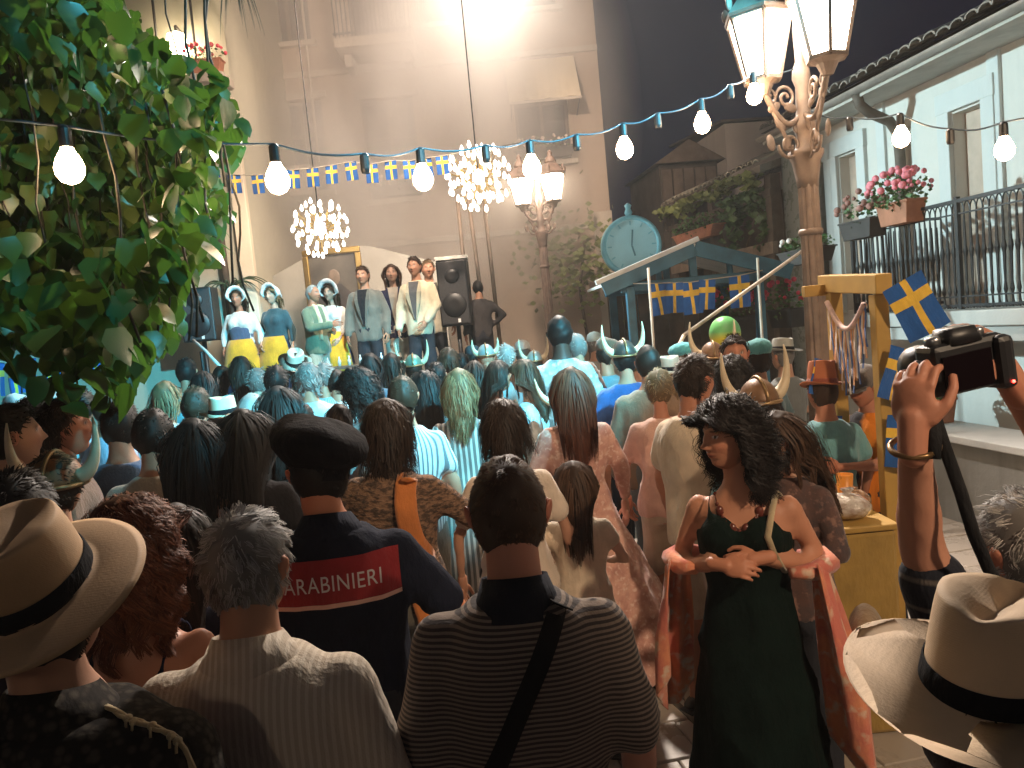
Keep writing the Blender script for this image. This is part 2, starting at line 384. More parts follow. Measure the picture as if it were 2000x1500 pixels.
# wall lantern, lit, on the left house
wl_ = empty('wall_lamp', (-4.06, 10.72, 6.05), 0, 'glowing wall lamp high on the left house above the vine', 'lamp')
q = MB(); q.bar((0, .28, .25), (0, 0, .28), .03, .03); q.bar((0, 0, .28), (0, 0, .2), .03, .03); mk('bracket', q, IRON, wl_)
q = MB(); q.lathe([(.05, -.22), (.13, -.18), (.15, 0), (.12, .16), (.04, .2)], 16); mk('globe', q, glow('wall_lamp_glass', (1, .80, .50), 26), wl_, True)

# ================================================================== RIGHT HOUSE (gallery house)
RA = np.array([-.158, .9874, 0]); RN = np.array([.9874, .158, 0]); RO = np.array([3.45, 6.36, 0]); RZ = math.atan2(.158, .9874)
def P3(s, t, z): return RO + RA * s + RN * t + np.array([0, 0, z])
gh = empty('gallery_house', tuple(RO), RZ, 'white house on the right with long iron balcony and stone roof', 'house')
# local frame of gh: x = outward to the right (t), y = along the street (s)
WALLW = plaster('white_lime_wall', (.66, .64, .59), 1.4, .2); TRIM = plaster('pale_blue_trim', (.60, .62, .60), 3, .1)
DOORW = paint('cream_door', (.50, .38, .30), .6, .15, 5, .1)
doors = [(-2.2, -1.35), (.86, 1.26), (2.81, 3.20), (3.49, 3.72)]
def ywall(mb, y0, y1, z0, z1, x, holes, depth):
    ys = sorted({y0, y1, *[h[0] for h in holes], *[h[1] for h in holes]}); zs = sorted({z0, z1, *[h[2] for h in holes], *[h[3] for h in holes]})
    for a, b in zip(ys, ys[1:]):
        for c, d in zip(zs, zs[1:]):
            if any(h[0] < (a + b) / 2 < h[1] and h[2] < (c + d) / 2 < h[3] for h in holes): continue
            mb.add([(x, a, c), (x, b, c), (x, b, d), (x, a, d)], [(3, 2, 1, 0)])
    for a, b, c, d in holes:
        mb.add([(x, a, c), (x, b, c), (x, b, d), (x, a, d), (x + depth, a, c), (x + depth, b, c), (x + depth, b, d), (x + depth, a, d)], [(0, 1, 5, 4), (1, 2, 6, 5), (2, 3, 7, 6), (3, 0, 4, 7)])
dh = [(a, b, 1.70, 3.60) for a, b in doors]
mb = MB(); ywall(mb, -9, 3.95, 0, 4.3, 1.40, dh, .22); mb.box((4.4, -2.5, 2.1), (5.4, 12.7, 4.2)); mk('wall', mb, WALLW, gh)
for a, b in doors:
    d_ = MB(); d_.box((1.55, (a + b) / 2 + (b - a) * .17, 2.65), (.04, (b - a) * .66, 1.9)); dd = mk('door', d_, DOORW, gh, bevel=.006)
    d_ = MB(); d_.box((1.60, a + (b - a) * .16, 2.65), (.03, (b - a) * .33, 1.9)); mk('dark_gap', d_, GLASSD, dd)
    for pz in (2.1, 3.1): d_ = MB(); d_.box((1.528, (a + b) / 2 + (b - a) * .17, pz), (.012, (b - a) * .42, .62)); mk('panel', d_, DOORW, dd, bevel=.004)
    f_ = MB()
    f_.box((1.375, a - .09, 2.70), (.055, .16, 2.06)); f_.box((1.375, b + .09, 2.70), (.055, .16, 2.06)); f_.box((1.373, (a + b) / 2, 3.72), (.06, b - a + .36, .20)); mk('door_surround', f_, TRIM, dd, bevel=.008)
for y in (-.4, .70, 2.35): q = MB(); q.box((1.382, y, 2.9), (.04, .14, 2.6)); mk('pilaster', q, TRIM, gh, bevel=.006)
# eave, gutter, pantiles
q = MB(); q.add([(.80, -9, 3.99), (.80, 3.95, 3.97), (1.41, 3.95, 4.02), (1.41, -9, 4.02), (.80, -9, 4.05), (.80, 3.95, 4.03), (1.41, 3.95, 4.26), (1.41, -9, 4.26)],
             [(0, 1, 2, 3), (7, 6, 5, 4), (0, 4, 5, 1), (1, 5, 6, 2), (3, 7, 4, 0)]); mk('eave', q, plaster('eave_plaster', (.50, .47, .42), 2), gh)
q = MB(); a = np.linspace(0, np.pi, 8); prof = [(.77 - .06 * np.cos(t_), 4.06 - .06 * np.sin(t_)) for t_ in a]
q.loft([np.array([(p[0], y, p[1]) for p in prof] + [(p[0] * .0 + (.77 - .052 * np.cos(t_)), y, 4.06 - .052 * np.sin(t_)) for p, t_ in zip(prof[::-1], a[::-1])]) for y in (-9, 3.97)]); mk('gutter', q, paint('grey_gutter', (.30, .27, .24), .5, .2, 5, .1, .4), gh, True)
roof = MB(); roof.add([(.78, -9, 4.12), (.78, 3.97, 4.12), (6.8, 3.97, 6.6), (6.8, -9, 6.6), (6.8, 3.97, 4.1)], [(0, 1, 2, 3), (1, 4, 2)]); STONE_ROOF = stone('roof_stone', (.16, .145, .125), .6, 5)
roof_o = mk('roof', roof, STONE_ROOF, gh)
tile_m = MB(); a = np.linspace(0, np.pi, 7)
tile_m.loft([np.array([(L, .085 * w_ * np.cos(t_), .055 * w_ * np.sin(t_) + L * .41 + zz) for t_ in a] + [(L, .066 * w_ * np.cos(t_), .040 * w_ * np.sin(t_) + L * .41 + zz) for t_ in a[::-1]]) for L, w_, zz in ((0, 1, .02), (.42, .8, .0))])
tm = tile_m.mesh('roof_tile'); tm.materials.append(STONE_ROOF)
for r_ in range(4):
    for k in range(46):
        o = bpy.data.objects.new('roof_tile', tm); o.location = (.72 + r_ * .33 + random.uniform(-.02, .02), -3.6 + k * .165, 4.12 + r_ * .136 + random.uniform(-.01, .025))
        o.rotation_euler = (random.uniform(-.06, .06), random.uniform(-.05, .05), random.uniform(-.07, .07)); link(o, roof_o)
# downpipe
q = MB(); q.tube([(.80, 1.9, 4.02), (.83, 1.9, 3.9), (.95, 1.92, 3.82), (1.2, 1.94, 3.72), (1.30, 1.95, 3.58), (1.31, 1.95, 3.3), (1.31, 1.95, 1.7)], .055, 10); mk('downpipe', q, DARKWOOD, gh, True)
# balcony
SLABM = plaster('balcony_concrete', (.50, .49, .46), 3, .2)
q = MB(); q.box((.88, -3.0, 1.63), (1.10, 9.0, .13)); bal2 = mk('balcony', q, SLABM, gh, bevel=.01)
q = MB(); q.box((.42, -3.0, 1.50), (.10, 9.0, .12)); mk('edge_beam', q, SLABM, bal2, bevel=.008)
q = MB(); q.lathe([(.008, 0), (.008, .10), (.016, .14), (.009, .2), (.013, .42), (.021, .47), (.013, .52), (.009, .75), (.006, .80)], 6); bm2 = q.mesh('baluster'); bm2.materials.append(IRON)
for k in range(52):
    o = bpy.data.objects.new('baluster', bm2); o.location = (.37, -1.98 + k * .0665, 1.71); link(o, bal2)
ring = MB(); ph = np.linspace(0, np.pi, 9); ring.tube([(0, .033 * math.cos(t_), .085 * math.sin(t_)) for t_ in ph], .006, 5); rg = ring.mesh('arch_scroll'); rg.materials.append(IRON)
for k in range(52):
    for z, rx in ((2.50, 0), (1.80, math.pi)):
        o = bpy.data.objects.new('arch_scroll', rg); o.location = (.37, -1.95 + k * .0665, z); o.rotation_euler = (rx, 0, 0); link(o, bal2)
for z, w_ in ((2.60, .04), (2.495, .018), (1.81, .018), (1.735, .03)): q = MB(); q.box((.37, -.28, z), (w_, 3.5, w_ * .7)); mk('rail', q, IRON, bal2)
for y in (-2.02, .02, 1.47): q = MB(); q.box((.37, y, 2.17), (.035, .035, .93)); mk('post', q, IRON, bal2)
for k in range(16):
    o = bpy.data.objects.new('baluster', bm2); o.location = (.40 + k * .062, 1.47, 1.71); link(o, bal2)
for z in (2.60, 1.735): q = MB(); q.box((.88, 1.47, z), (1.0, .035, .028)); mk('rail', q, IRON, bal2)
# wall under the balcony, low wall with ledge
q = MB(); q.box((1.0, -3, .78), (.16, 9, 1.56)); mk('under_wall', q, WALLW, gh)
lw = empty('low_wall', tuple(RO), RZ, 'low rendered wall with pale coping under the iron balcony', 'wall')
q = MB(); q.box((.13, -3.1, .33), (.24, 8.3, .66)); mk('wall', q, plaster('grey_render', (.30, .29, .26), 2.5, .35), lw)
q = MB(); q.box((.22, -3.1, .69), (.52, 8.36, .06)); mk('coping', q, plaster('pale_coping', (.60, .60, .57), 3, .15), lw, bevel=.008)
# plants on the balcony and ledge
def gp(t, s, z): return tuple(P3(s, t, z))
planter('flower_pot', gp(.30, .62, 2.50), RZ + 1.57, .42, .2, .2, 'terracotta trough of pink geraniums on the balcony rail', TERRA, FLPINK, 51, 260, 46, (1.2, 1.3, 1.3))
planter('flower_pot', gp(.30, 1.18, 2.44), RZ + 1.57, .5, .2, .18, 'dark trough of faded brownish flowers at the balcony end', DKBOX, paint('faded_blossom', (.32, .16, .13), .8, .3, 20, 0), 52, 90, 40, (1, 1, 1.2))
planter('flower_pot', gp(.22, 2.1, 2.28), RZ + 1.57, .8, .22, .16, 'wide hanging box of dark plants behind the lamppost', DKBOX, FLP, 53, 200, 4, (1, 1.1, .8))
planter('flower_pot', gp(.30, .33, .72), RZ, .26, .26, .22, 'terracotta pot with green bush on the low wall coping', TERRA, FLP, 54, 240, 0, (1, 1, 1.1))
planter('flower_pot', gp(-.15, 1.9, 1.62), RZ + 1.57, .5, .2, .2, 'trough of red geraniums right of the tall lamppost', DKBOX, FLRED, 55, 160, 22, (1, 1.2, 1.4))
planter('flower_pot', gp(-.35, 2.75, 1.35), RZ + 1.57, .4, .36, .42, 'large dark tub with red flowers left of the lamppost', DKBOX, FLRED, 56, 200, 26, (.9, .8, 1.8))

# ================================================================== WING with hanging greenery beyond
wing = empty('veranda_house', tuple(RO), RZ, 'dark veranda house beyond the lamppost with mossy tiled eave', 'house')
q = MB(); q.box((2.6, 5.85, 1.75), (2.2, 3.75, 3.5)); mk('wall', q, plaster('dark_timber_wall', (.09, .075, .06), 2, .3), wing)
q = MB(); q.add([(.75, 3.98, 3.72), (.75, 7.65, 3.72), (2.6, 7.65, 4.20), (2.6, 3.98, 4.20), (.75, 3.98, 3.62), (.75, 7.65, 3.62), (2.6, 7.65, 4.1), (2.6, 3.98, 4.1)], [(0, 1, 2, 3), (7, 6, 5, 4), (0, 4, 5, 1), (0, 3, 7, 4), (1, 5, 6, 2)]); r2 = mk('roof', q, STONE_ROOF, wing)
PALETILE = stone('pale_roof_tile', (.36, .32, .25), .5, 5)
tm2 = tm.copy(); tm2.materials.clear(); tm2.materials.append(PALETILE)
for r_ in range(1):
    for k in range(22):
        o = bpy.data.objects.new('roof_tile', tm2); o.location = (.70 + r_ * .33, 4.0 + k * .165, 3.73 + r_ * .12 + random.uniform(-.01, .02)); o.rotation_euler = (0, random.uniform(-.04, .04), random.uniform(-.06, .06)); link(o, r2)
for y in (4.05, 5.9, 7.5): q = MB(); q.box((.95, y, 1.8), (.16, .16, 3.6)); mk('post', q, DARKWOOD, wing, bevel=.008)
q = MB(); q.box((.88, 5.8, 2.62), (.08, 3.7, .16)); mk('beam', q, paint('weathered_beam', (.22, .17, .13), .8, .25, 6, .2), wing, bevel=.006)
q = MB(); q.box((.88, 5.8, 3.35), (.06, 3.7, .10)); mk('beam', q, DARKWOOD, wing, bevel=.006)
q = MB(); q.box((1.25, 3.75, 1.9), (.42, .42, 3.8)); mk('pillar', q, stone('teal_stone_pillar', (.20, .22, .20), .4, 9), wing, bevel=.015)
VINEG = paint('yellow_green_leaf', (.16, .19, .05), .6, .4, 9, .1)
def hanging(name, y0, y1, x, z, drop, n, mat, seed):
    rr = np.random.default_rng(seed); m = MB()
    for k in range(n):
        y = y0 + (y1 - y0) * rr.random(); p = np.array([x + rr.normal() * .08, y, z - abs(rr.normal()) * drop * (.6 + .5 * math.sin(y * 5))])
        a_, b_, c_ = frame(rr.normal(size=3) + [-1, -.5, .3]); l = .055 * (.6 + rr.random())
        m.add([p - a_ * l, p + b_ * l * .7, p + a_ * l, p - b_ * l * .7], [(0, 1, 2, 3)])
    return m
vp = empty('hanging_vine', tuple(RO), RZ, 'yellow-green vine trailing along the veranda eave', 'plant')
o = mk('foliage', hanging('f', 4.1, 7.6, .72, 3.66, .10, 700, VINEG, 3), VINEG, vp); tag(o, kind='stuff')
o = mk('stem', MB().tube([(.74, 4.1 + k * .35, 3.6 + .02 * math.sin(k * 2)) for k in range(11)], .012, 5), DARKWOOD, vp)
vp2 = empty('hanging_vine', tuple(RO), RZ, 'dense dark green vine hanging under the veranda beside the pillar', 'plant')
o = mk('foliage', hanging('f', 4.1, 5.3, .90, 3.45, .40, 700, LEAFG, 4), LEAFG, vp2); tag(o, kind='stuff')
o = mk('stem', MB().tube([(.92, 4.2 + k * .1, 3.5 - k * .12) for k in range(9)], .012, 5), DARKWOOD, vp2)
planter('hanging_trough', gp(.72, 6.1, 2.98), RZ + 1.57, 1.6, .2, .16, 'long terracotta trough of trailing plants under the veranda eave', TERRA, FLP, 57, 420, 0, (1, 1.1, 1.2))
vp3 = empty('climbing_plant', (1.4, 13.7, 0), 0, 'pale climbing plant on the hazy wall behind the clock', 'plant')
m = MB(); rr = np.random.default_rng(9)
for k in range(380):
    p = np.array([-.1 + rr.normal() * .42, -.1 - rr.random() * .2, 2.9 + rr.normal() * .42]); a_, b_, c_ = frame(rr.normal(size=3) + [0, -1, .3]); l = .07
    m.add([p - a_ * l, p + b_ * l * .7, p + a_ * l, p - b_ * l * .7], [(0, 1, 2, 3)])
o = mk('foliage', m, VINEG, vp3); tag(o, kind='stuff')
o = mk('stem', MB().tube([(0, .1, 0), (.05, .05, 1.2), (-.05, 0, 2.4), (.1, -.05, 3.2)], .03, 6), DARKWOOD, vp3)
# ---- houses further behind on the right
fh = empty('distant_house', (4.9, 15.5, 0), R(6), 'plain beige gable house rising behind the veranda roof', 'house')
q = MB(); q.box((1.2, 1.5, 2.72), (2.9, 3, 5.44)); mk('wall', q, plaster('far_beige', (.62, .56, .48), 1.5, .2), fh)
q = MB(); q.add([(-.35, -.1, 5.45), (2.75, -.1, 5.45), (2.75, 3.1, 5.7), (-.35, 3.1, 5.7), (-.35, -.1, 5.5), (2.75, -.1, 5.5), (2.75, 3.1, 5.75), (-.35, 3.1, 5.75)], [(3, 2, 1, 0), (4, 5, 6, 7), (0, 1, 5, 4), (1, 2, 6, 5), (3, 0, 4, 7)]); mk('roof', q, DARKWOOD, fh)
fs = empty('timber_loft', (3.05, 14.3, 0), R(6), 'small dark timber loft beside the beige gable house', 'house')
q = MB(); q.box((.55, 1.0, 2.3), (1.1, 2, 4.6)); mk('wall', q, paint('loft_wood', (.06, .048, .038), .85, .3, 3, .3), fs)
q = MB(); q.add([(-.12, -.15, 4.55), (1.22, -.15, 4.55), (.55, -.15, 4.95), (-.12, 2.1, 4.55), (1.22, 2.1, 4.55), (.55, 2.1, 4.95)], [(0, 1, 2), (5, 4, 3), (0, 2, 5, 3), (2, 1, 4, 5), (0, 3, 4, 1)]); mk('roof', q, DARKWOOD, fs)
for k in range(5): q = MB(); q.box((.12 + k * .21, -.03, 3.9), (.18, .04, 1.1)); mk('board', q, DARKWOOD, fs)

# ================================================================== LAMPPOSTS
POSTM = paint('brown_cast_iron', (.165, .12, .095), .55, .3, 10, .35)
LANT = glow('lantern_glass_lit', (1.0, .82, .62), 26.0)
def lantern(parent, c, s=1.0, pane_mat=None, rz=.2):
    """six-sided lantern, its glass base at c"""
    L = bpy.data.objects.new('lantern', None); L.location = c; L.rotation_euler = (0, 0, rz); L.scale = (s, s, s); link(L, parent)
    a = np.arange(6) / 6 * 2 * np.pi; rb, rt, h = .105, .19, .36
    B = np.stack([np.cos(a) * rb, np.sin(a) * rb, a * 0], 1); T = np.stack([np.cos(a) * rt, np.sin(a) * rt, a * 0 + h], 1)
    f = MB()
    for i in range(6):
        j = (i + 1) % 6; f.bar(B[i], T[i], .018, .018); f.bar(B[i], B[j], .022, .022); f.bar(T[i], T[j], .026, .026)
    f.lathe([(.03, -.09), (.045, -.06), (.06, -.03), (.105, -.005), (.10, .0)], 12); mk('frame', f, POSTM, L)
    for i in range(6):
        j = (i + 1) % 6; p = MB(); V = np.array([B[i], B[j], T[j], T[i]]); ctr = V.mean(0); V = ctr + (V - ctr) * .93; V[:, :2] *= .985
        nn = nrm([ctr[0], ctr[1], 0]) * .004; p.add(np.concatenate([V, V - nn]), [(0, 1, 2, 3), (7, 6, 5, 4), (0, 4, 5, 1), (1, 5, 6, 2), (2, 6, 7, 3), (3, 7, 4, 0)]); mk('pane', p, pane_mat or LANT, L)
    r = MB(); rr_ = [np.stack([np.cos(a) * k, np.sin(a) * k, a * 0 + z], 1) for k, z in ((.21, h), (.215, h + .02), (.12, h + .13), (.075, h + .16))]; r.loft(rr_); mk('roof', r, POSTM, L)
    r = MB(); r.lathe([(.075, h + .155), (.085, h + .18), (.06, h + .23), (.03, h + .27), (.04, h + .29), (.012, h + .34)], 12); mk('finial', r, POSTM, L, True)
    for i in range(6):
        q = MB(); q.ell(T[i] * 1.08 + [0, 0, .045], (.022, .012, .04), rotz(a[i])); mk('crest_leaf', q, POSTM, L, True)
    return L
def scroll(c, ang, r0, turns=1.4, flip=1, n=22):
    t = np.linspace(0, 1, n); rad = r0 * (1 - .8 * t); th = flip * t * turns * 2 * np.pi
    d = np.array([math.cos(ang), math.sin(ang), 0])
    return np.asarray(c) + (rad * np.cos(th))[:, None] * d + (rad * np.sin(th))[:, None] * np.array([0, 0, 1.])
def lamppost(loc, h, arms, label, rz=0, detail=True, s=1.0):
    p = empty('lamppost', loc, rz, label, 'lamppost', 'lampposts with paired lanterns')
    q = MB(); q.lathe([(.20, 0), (.20, .10), (.17, .13), (.165, .35), (.14, .42), (.13, .50), (.10, .56)], 16); mk('base', q, POSTM, p, True)
    q = MB(); q.lathe([(.088, .55), (.062, h - 1.02), (.060, h - .62)], 32, flute=8, fd=.13); mk('shaft', q, POSTM, p)
    q = MB(); q.lathe([(.068, h - .95), (.075, h - .93), (.068, h - .91)], 24); mk('ring', q, POSTM, p, True)
    q = MB(); q.lathe([(.062, h - .66), (.068, h - .6), (.085, h - .5), (.105, h - .46), (.105, h - .435), (.06, h - .42), (.05, h - .34), (.066, h - .30), (.07, h - .27), (.045, h - .22), (.038, h - .05), (.055, h), (.05, h + .05), (.03, h + .1), (.035, h + .3), (.012, h + .42)], 20, flute=10, fd=.06); mk('capital', q, POSTM, p, True)
    for k, (dx, dy, dz) in enumerate(arms):
        e = np.array([dx, dy, 0.]); L = np.linalg.norm(e); d = e / L; ang = math.atan2(d[1], d[0])
        t = np.linspace(0, 1, 16); z = h - .20 - .10 * np.sin(t * np.pi) + (dz - .06 - (h - .20)) * t ** 2
        q = MB(); q.tube(np.stack([d[0] * L * t, d[1] * L * t, z], 1), .019, 7)
        q.tube(scroll((d[0] * L * .45, d[1] * L * .45, h - .12), ang, .075, 1.5, 1), .011, 6); q.tube(scroll((d[0] * L * .42, d[1] * L * .42, h - .40), ang, .085, 1.5, -1), .011, 6)
        q.tube(scroll((d[0] * L * .85, d[1] * L * .85, h - .12), ang, .055, 1.4, 1), .010, 6); q.tube([(0, 0, h - .52), (d[0] * L * .3, d[1] * L * .3, h - .47), (d[0] * L * .55, d[1] * L * .55, h - .33), (d[0] * L * .8, d[1] * L * .8, h - .2)], .012, 6)
        for m_ in range(6):
            u = m_ / 5; q.ell((d[0] * L * (.2 + .7 * u), d[1] * L * (.2 + .7 * u), h - .28 + .12 * math.sin(m_ * 2.1)), (.03, .012, .05), rotz(ang) @ roty(m_ * 1.3))
        mk('arm', q, POSTM, p, True); lantern(p, (dx, dy, dz), s, rz=.35 + k)
    return p
lamppost((1.93, 4.8, 0), 3.26, [(-.27, -.10, 3.24), (-.02, -.42, 3.24)], 'tall near lamppost with two big lit lanterns at the right')
lamppost((.62, 11.0, 0), 3.62, [(-.23, -.08, 3.56), (.20, -.10, 3.58)], 'far lamppost with two lit lanterns in the stage smoke')
lamppost((-2.2, -3.9, 0), 3.26, [(0, .3, 3.3), (0, -.3, 3.3)], 'added lamppost behind the onlookers for warm fill light')  # unseen lamppost copy, added to carry the warm fill light

# ================================================================== STRING LIGHTS
CABLE = paint('blue_black_cable', (.03, .05, .07), .5, .2, 20, 0)
BULB = glow('warm_bulb_lit', (1.0, .66, .38), 70.0)
bq = MB(); bq.lathe([(.014, .038), (.018, .025), (.032, .0), (.0385, -.022), (.036, -.042), (.024, -.060), (.006, -.068)], 14)
bulb_m = bq.mesh('bulb'); bulb_m.materials.append(BULB); bulb_m.polygons.foreach_set('use_smooth', [True] * len(bulb_m.polygons))
sq = MB(); sq.lathe([(.012, .115), (.02, .105), (.021, .05), (.017, .035)], 12); sock_m = sq.mesh('socket'); sock_m.materials.append(BLACK)
def string_lights(pts, lit, label, sag=.0):
    p = empty('string_lights', pts[0], 0, label, 'string lights', 'strings of bare bulbs over the square')
    o0 = np.asarray(pts[0]); Q = []
    for a, b in zip(pts, pts[1:]):
        a = np.asarray(a) - o0; b = np.asarray(b) - o0
        for t in np.linspace(0, 1, 7)[:-1]: Q.append(a + (b - a) * t - np.array([0, 0, .022 * math.sin(t * math.pi)]))
    Q.append(np.asarray(pts[-1]) - o0); q = MB(); q.tube(Q, .0048, 6); mk('cable', q, CABLE, p, True)
    for k, c in enumerate(pts):
        c = np.asarray(c) - o0
        if lit[k] == 0: continue
        s_ = bpy.data.objects.new('socket', sock_m); s_.location = c - [0, 0, .115]; link(s_, p)
        if lit[k] == 2:
            b = bpy.data.objects.new('bulb', bulb_m); b.location = c - [0, 0, .108]; b.scale = (1.2,) * 3; link(b, p)
    return p
UP = np.array([0, 0, .13])
S1 = [(-2.6, 2.3, 2.98), (-1.39, 2.6, 2.60 + .13), (-.82, 3.0, 2.58 + .13), (-.52, 3.25, 2.70), (-.31, 3.5, 2.76), (-.02, 3.7, 2.79), (.20, 3.9, 2.84), (.45, 4.05, 2.88), (.72, 4.2, 2.95), (.93, 4.3, 3.01), (1.20, 4.4, 3.09), (1.40, 4.5, 3.18), (1.57, 4.6, 3.27), (1.86, 4.74, 3.30)]
string_lights(S1, [0, 2, 2, 1, 2, 1, 2, 1, 2, 1, 2, 1, 2, 0], 'long string of lit bulbs sagging from the vine to the lamppost')
S2 = [(1.96, 4.76, 3.05), (2.14, 4.65, 2.97), (2.31, 4.4, 2.91), (2.44, 4.15, 2.75), (2.56, 3.9, 2.71), (2.85, 3.3, 2.72)]
string_lights(S2, [0, 1, 2, 1, 2, 0], 'short string of lit bulbs right of the lamppost towards the balcony')

# ================================================================== SWEDISH FLAGS
FB = fabric((.012, .10, .36), name='flag_blue'); FY = fabric((.80, .50, .06), name='flag_yellow')
def flag_mesh(w, h, wave=.01, seed=0, cross=.36, vertical=True, t=None):
    """flag hanging from its top edge, blue with a yellow cross"""
    m = MB(); nx, nz = 12, 16; r = np.random.default_rng(seed); p0, p1 = r.random(2) * 6; P = []
    for j in range(nz + 1):
        for i in range(nx + 1):
            u = i / nx; v = j / nz; P.append(((u - .5) * w, wave * v ** .5 * (math.sin(u * 6 + p0) + .6 * math.sin(v * 5 + p1 + u * 3)), -v * h))
    F = []; M = []
    for j in range(nz):
        for i in range(nx):
            u = (i + .5) / nx; v = (j + .5) / nz; F.append((j * (nx + 1) + i, j * (nx + 1) + i + 1, (j + 1) * (nx + 1) + i + 1, (j + 1) * (nx + 1) + i))
            M.append(1 if (abs(u - .5) < .11 or abs(v - cross) < .085) else 0)
    m.add(P, F); m.M = M; me = m.mesh('flag'); me.materials.append(FB); me.materials.append(FY); me.polygons.foreach_set('use_smooth', [True] * len(F)); return me
FM = [flag_mesh(.14, .21, .008, s_) for s_ in range(3)]
def bunting(pts, fl, meshes, label, sc_=1.0):
    p = empty('bunting', pts[0], 0, label, 'bunting', 'lines of blue and yellow flags'); o0 = np.asarray(pts[0])
    q = MB(); q.tube([np.asarray(a) - o0 for a in pts], .006, 5); mk('cord', q, FRAME, p, True)
    for k, c in enumerate(fl):
        o = bpy.data.objects.new('flag', meshes[k % len(meshes)]); o.location = np.asarray(c) - o0; o.rotation_euler = (random.uniform(-.1, .1), random.uniform(-.08, .08), random.uniform(-.25, .25)); o.scale = (sc_,) * 3; link(o, p)
    return p
fl = [(-3.18, 9, 3.96), (-2.95, 9, 3.93), (-2.69, 9, 3.90), (-2.48, 9, 3.90), (-2.27, 9, 3.92), (-2.05, 9, 3.92), (-1.83, 9, 3.93), (-1.61, 9, 3.95), (-1.37, 9, 3.90), (-1.15, 9, 3.92), (-.94, 9, 3.90), (-.75, 9, 3.91), (-.56, 9, 3.92)]
bunting([(-3.9, 9, 3.98)] + fl + [(.6, 9, 4.0)], fl, FM, 'row of small blue and yellow flags strung above the stage')
fl = [(-3.97, 6, 2.02), (-3.85, 6, 2.00), (-3.72, 6, 2.03), (-3.59, 6, 2.02), (-3.46, 6, 2.07), (-3.36, 6, 2.10), (-4.1, 6, 2.0), (-3.24, 6, 2.12)]
bunting([(-5.0, 6, 2.05), (-4.1, 6, 2.0)] + fl[:6] + [(-3.24, 6, 2.12), (-2.9, 6.1, 2.2)], fl, [flag_mesh(.10, .27, .012, 5), flag_mesh(.11, .26, .012, 6)], 'bright blue flags hanging below the vine at far left')

# ================================================================== CHANDELIERS
DROP = glow('chandelier_drop_lit', (1, .93, .80), 7.0); BLUEG = glow('chandelier_core_lit', (.25, .45, 1.0), 2.2)
dq = MB(); dq.lathe([(.004, .05), (.014, .03), (.023, .0), (.022, -.02), (.012, -.036), (.003, -.04)], 8); drop_m = dq.mesh('light_drop'); drop_m.materials.append(DROP); drop_m.polygons.foreach_set('use_smooth', [True] * len(drop_m.polygons))
BRASS = paint('aged_brass', (.42, .28, .09), .35, .2, 9, 0, .9)
def chandelier(c, r, n, label, ztop):
    p = empty('chandelier', c, 0, label, 'chandelier', 'round clusters of white lights over the stage')
    q = MB(); q.lathe([(.03, .09), (.07, .05), (.075, -.05), (.03, -.09)], 12); mk('core', q, BLUEG, p, True)
    q = MB(); q.tube([(0, 0, .08), (0, 0, ztop - c[2])], .008, 5); mk('hanger', q, IRON, p)
    g = (1 + 5 ** .5) / 2
    for i in range(n):
        y = 1 - 2 * (i + .5) / n; ph = 2 * np.pi * i / g; rr_ = math.sqrt(1 - y * y); k = r * (1 if i % 3 else .66)
        e = np.array([rr_ * math.cos(ph), rr_ * math.sin(ph), y]) * k
        q = MB(); q.tube([e * .12, e * .5 + [0, 0, -.01], e * .96 + [0, 0, .03]], .004, 4); mk('arm', q, BRASS, p)
        o = bpy.data.objects.new('light_drop', drop_m); o.location = e; o.scale = (r / .39,) * 3; link(o, p)
    return p
chandelier((-2.15, 9.5, 3.31), .335, 84, 'lower left round chandelier of white light drops', 6.2)
chandelier((-.17, 9.5, 3.74), .39, 88, 'higher round chandelier of white light drops beside the far lamppost', 6.4)

# ================================================================== STAGE
STG = paint('stage_black_skirt', (.03, .03, .032), .8, .2, 5, .2); WOODF = paint('stage_floor_wood', (.14, .10, .075), .6, .2, 5, .2)
sg = empty('stage', (-2.1, 10.3, 0), 0, 'low black-skirted wooden stage in front of the rear house', 'stage')
q = MB(); q.box((-.1, 0, .49), (5.0, 2.6, .97)); mk('skirt', q, STG, sg)
for k in range(17): q = MB(); q.box((-2.5 + k * .3, 0, 1.0), (.295, 2.66, .05)); mk('plank', q, WOODF, sg)
def speaker(loc, w, d, h, z0, label, rz=0, stand=True):
    p = empty('loudspeaker', loc, rz, label, 'speaker', 'stage loudspeakers'); q = MB(); q.box((0, 0, z0 + h / 2), (w, d, h)); mk('cabinet', q, BLACK, p, bevel=.02)
    q = MB(); q.box((0, -d / 2 - .008, z0 + h / 2), (w * .9, .012, h * .93)); mk('grille', q, paint('speaker_grille', (.03, .03, .033), .6, .3, 60, .5), p, bevel=.004)
    for zz, rr_ in ((.32, .40), (.76, .24)): q = MB(); q.lathe([(w * rr_, 0), (w * rr_ * .95, .012), (w * rr_ * .3, .004)], 20); v = q.V[0]; q.V = [v @ rotx(math.pi / 2).T + np.array([0, -d / 2 - .016, z0 + h * zz])]; mk('cone', q, BLACK, p, True)
    q = MB(); q.box((w * .12, -d / 2 - .017, z0 + h * .08), (.035, .006, .05)); mk('badge', q, paint('white_badge', (.8, .8, .8), .4, .05, 5, 0), p)
    if stand: q = MB(); q.tube([(0, 0, 1.02 - loc[2]), (0, 0, z0)], .03, 8); [q.tube([(0, 0, 1.35), (.3 * math.cos(t), .3 * math.sin(t), 1.03)], .014, 6) for t in (0, 2.1, 4.2)]; mk('stand', q, BLACK, p, True)
    return p
speaker((-4.0, 10.2, 0), .42, .36, .70, 2.08, 'black loudspeaker on a stand left of the costumed women', .1)
speaker((-.64, 10.3, 0), .40, .38, .86, 1.97, 'tall black loudspeaker right of the man in cream jacket', -.05)
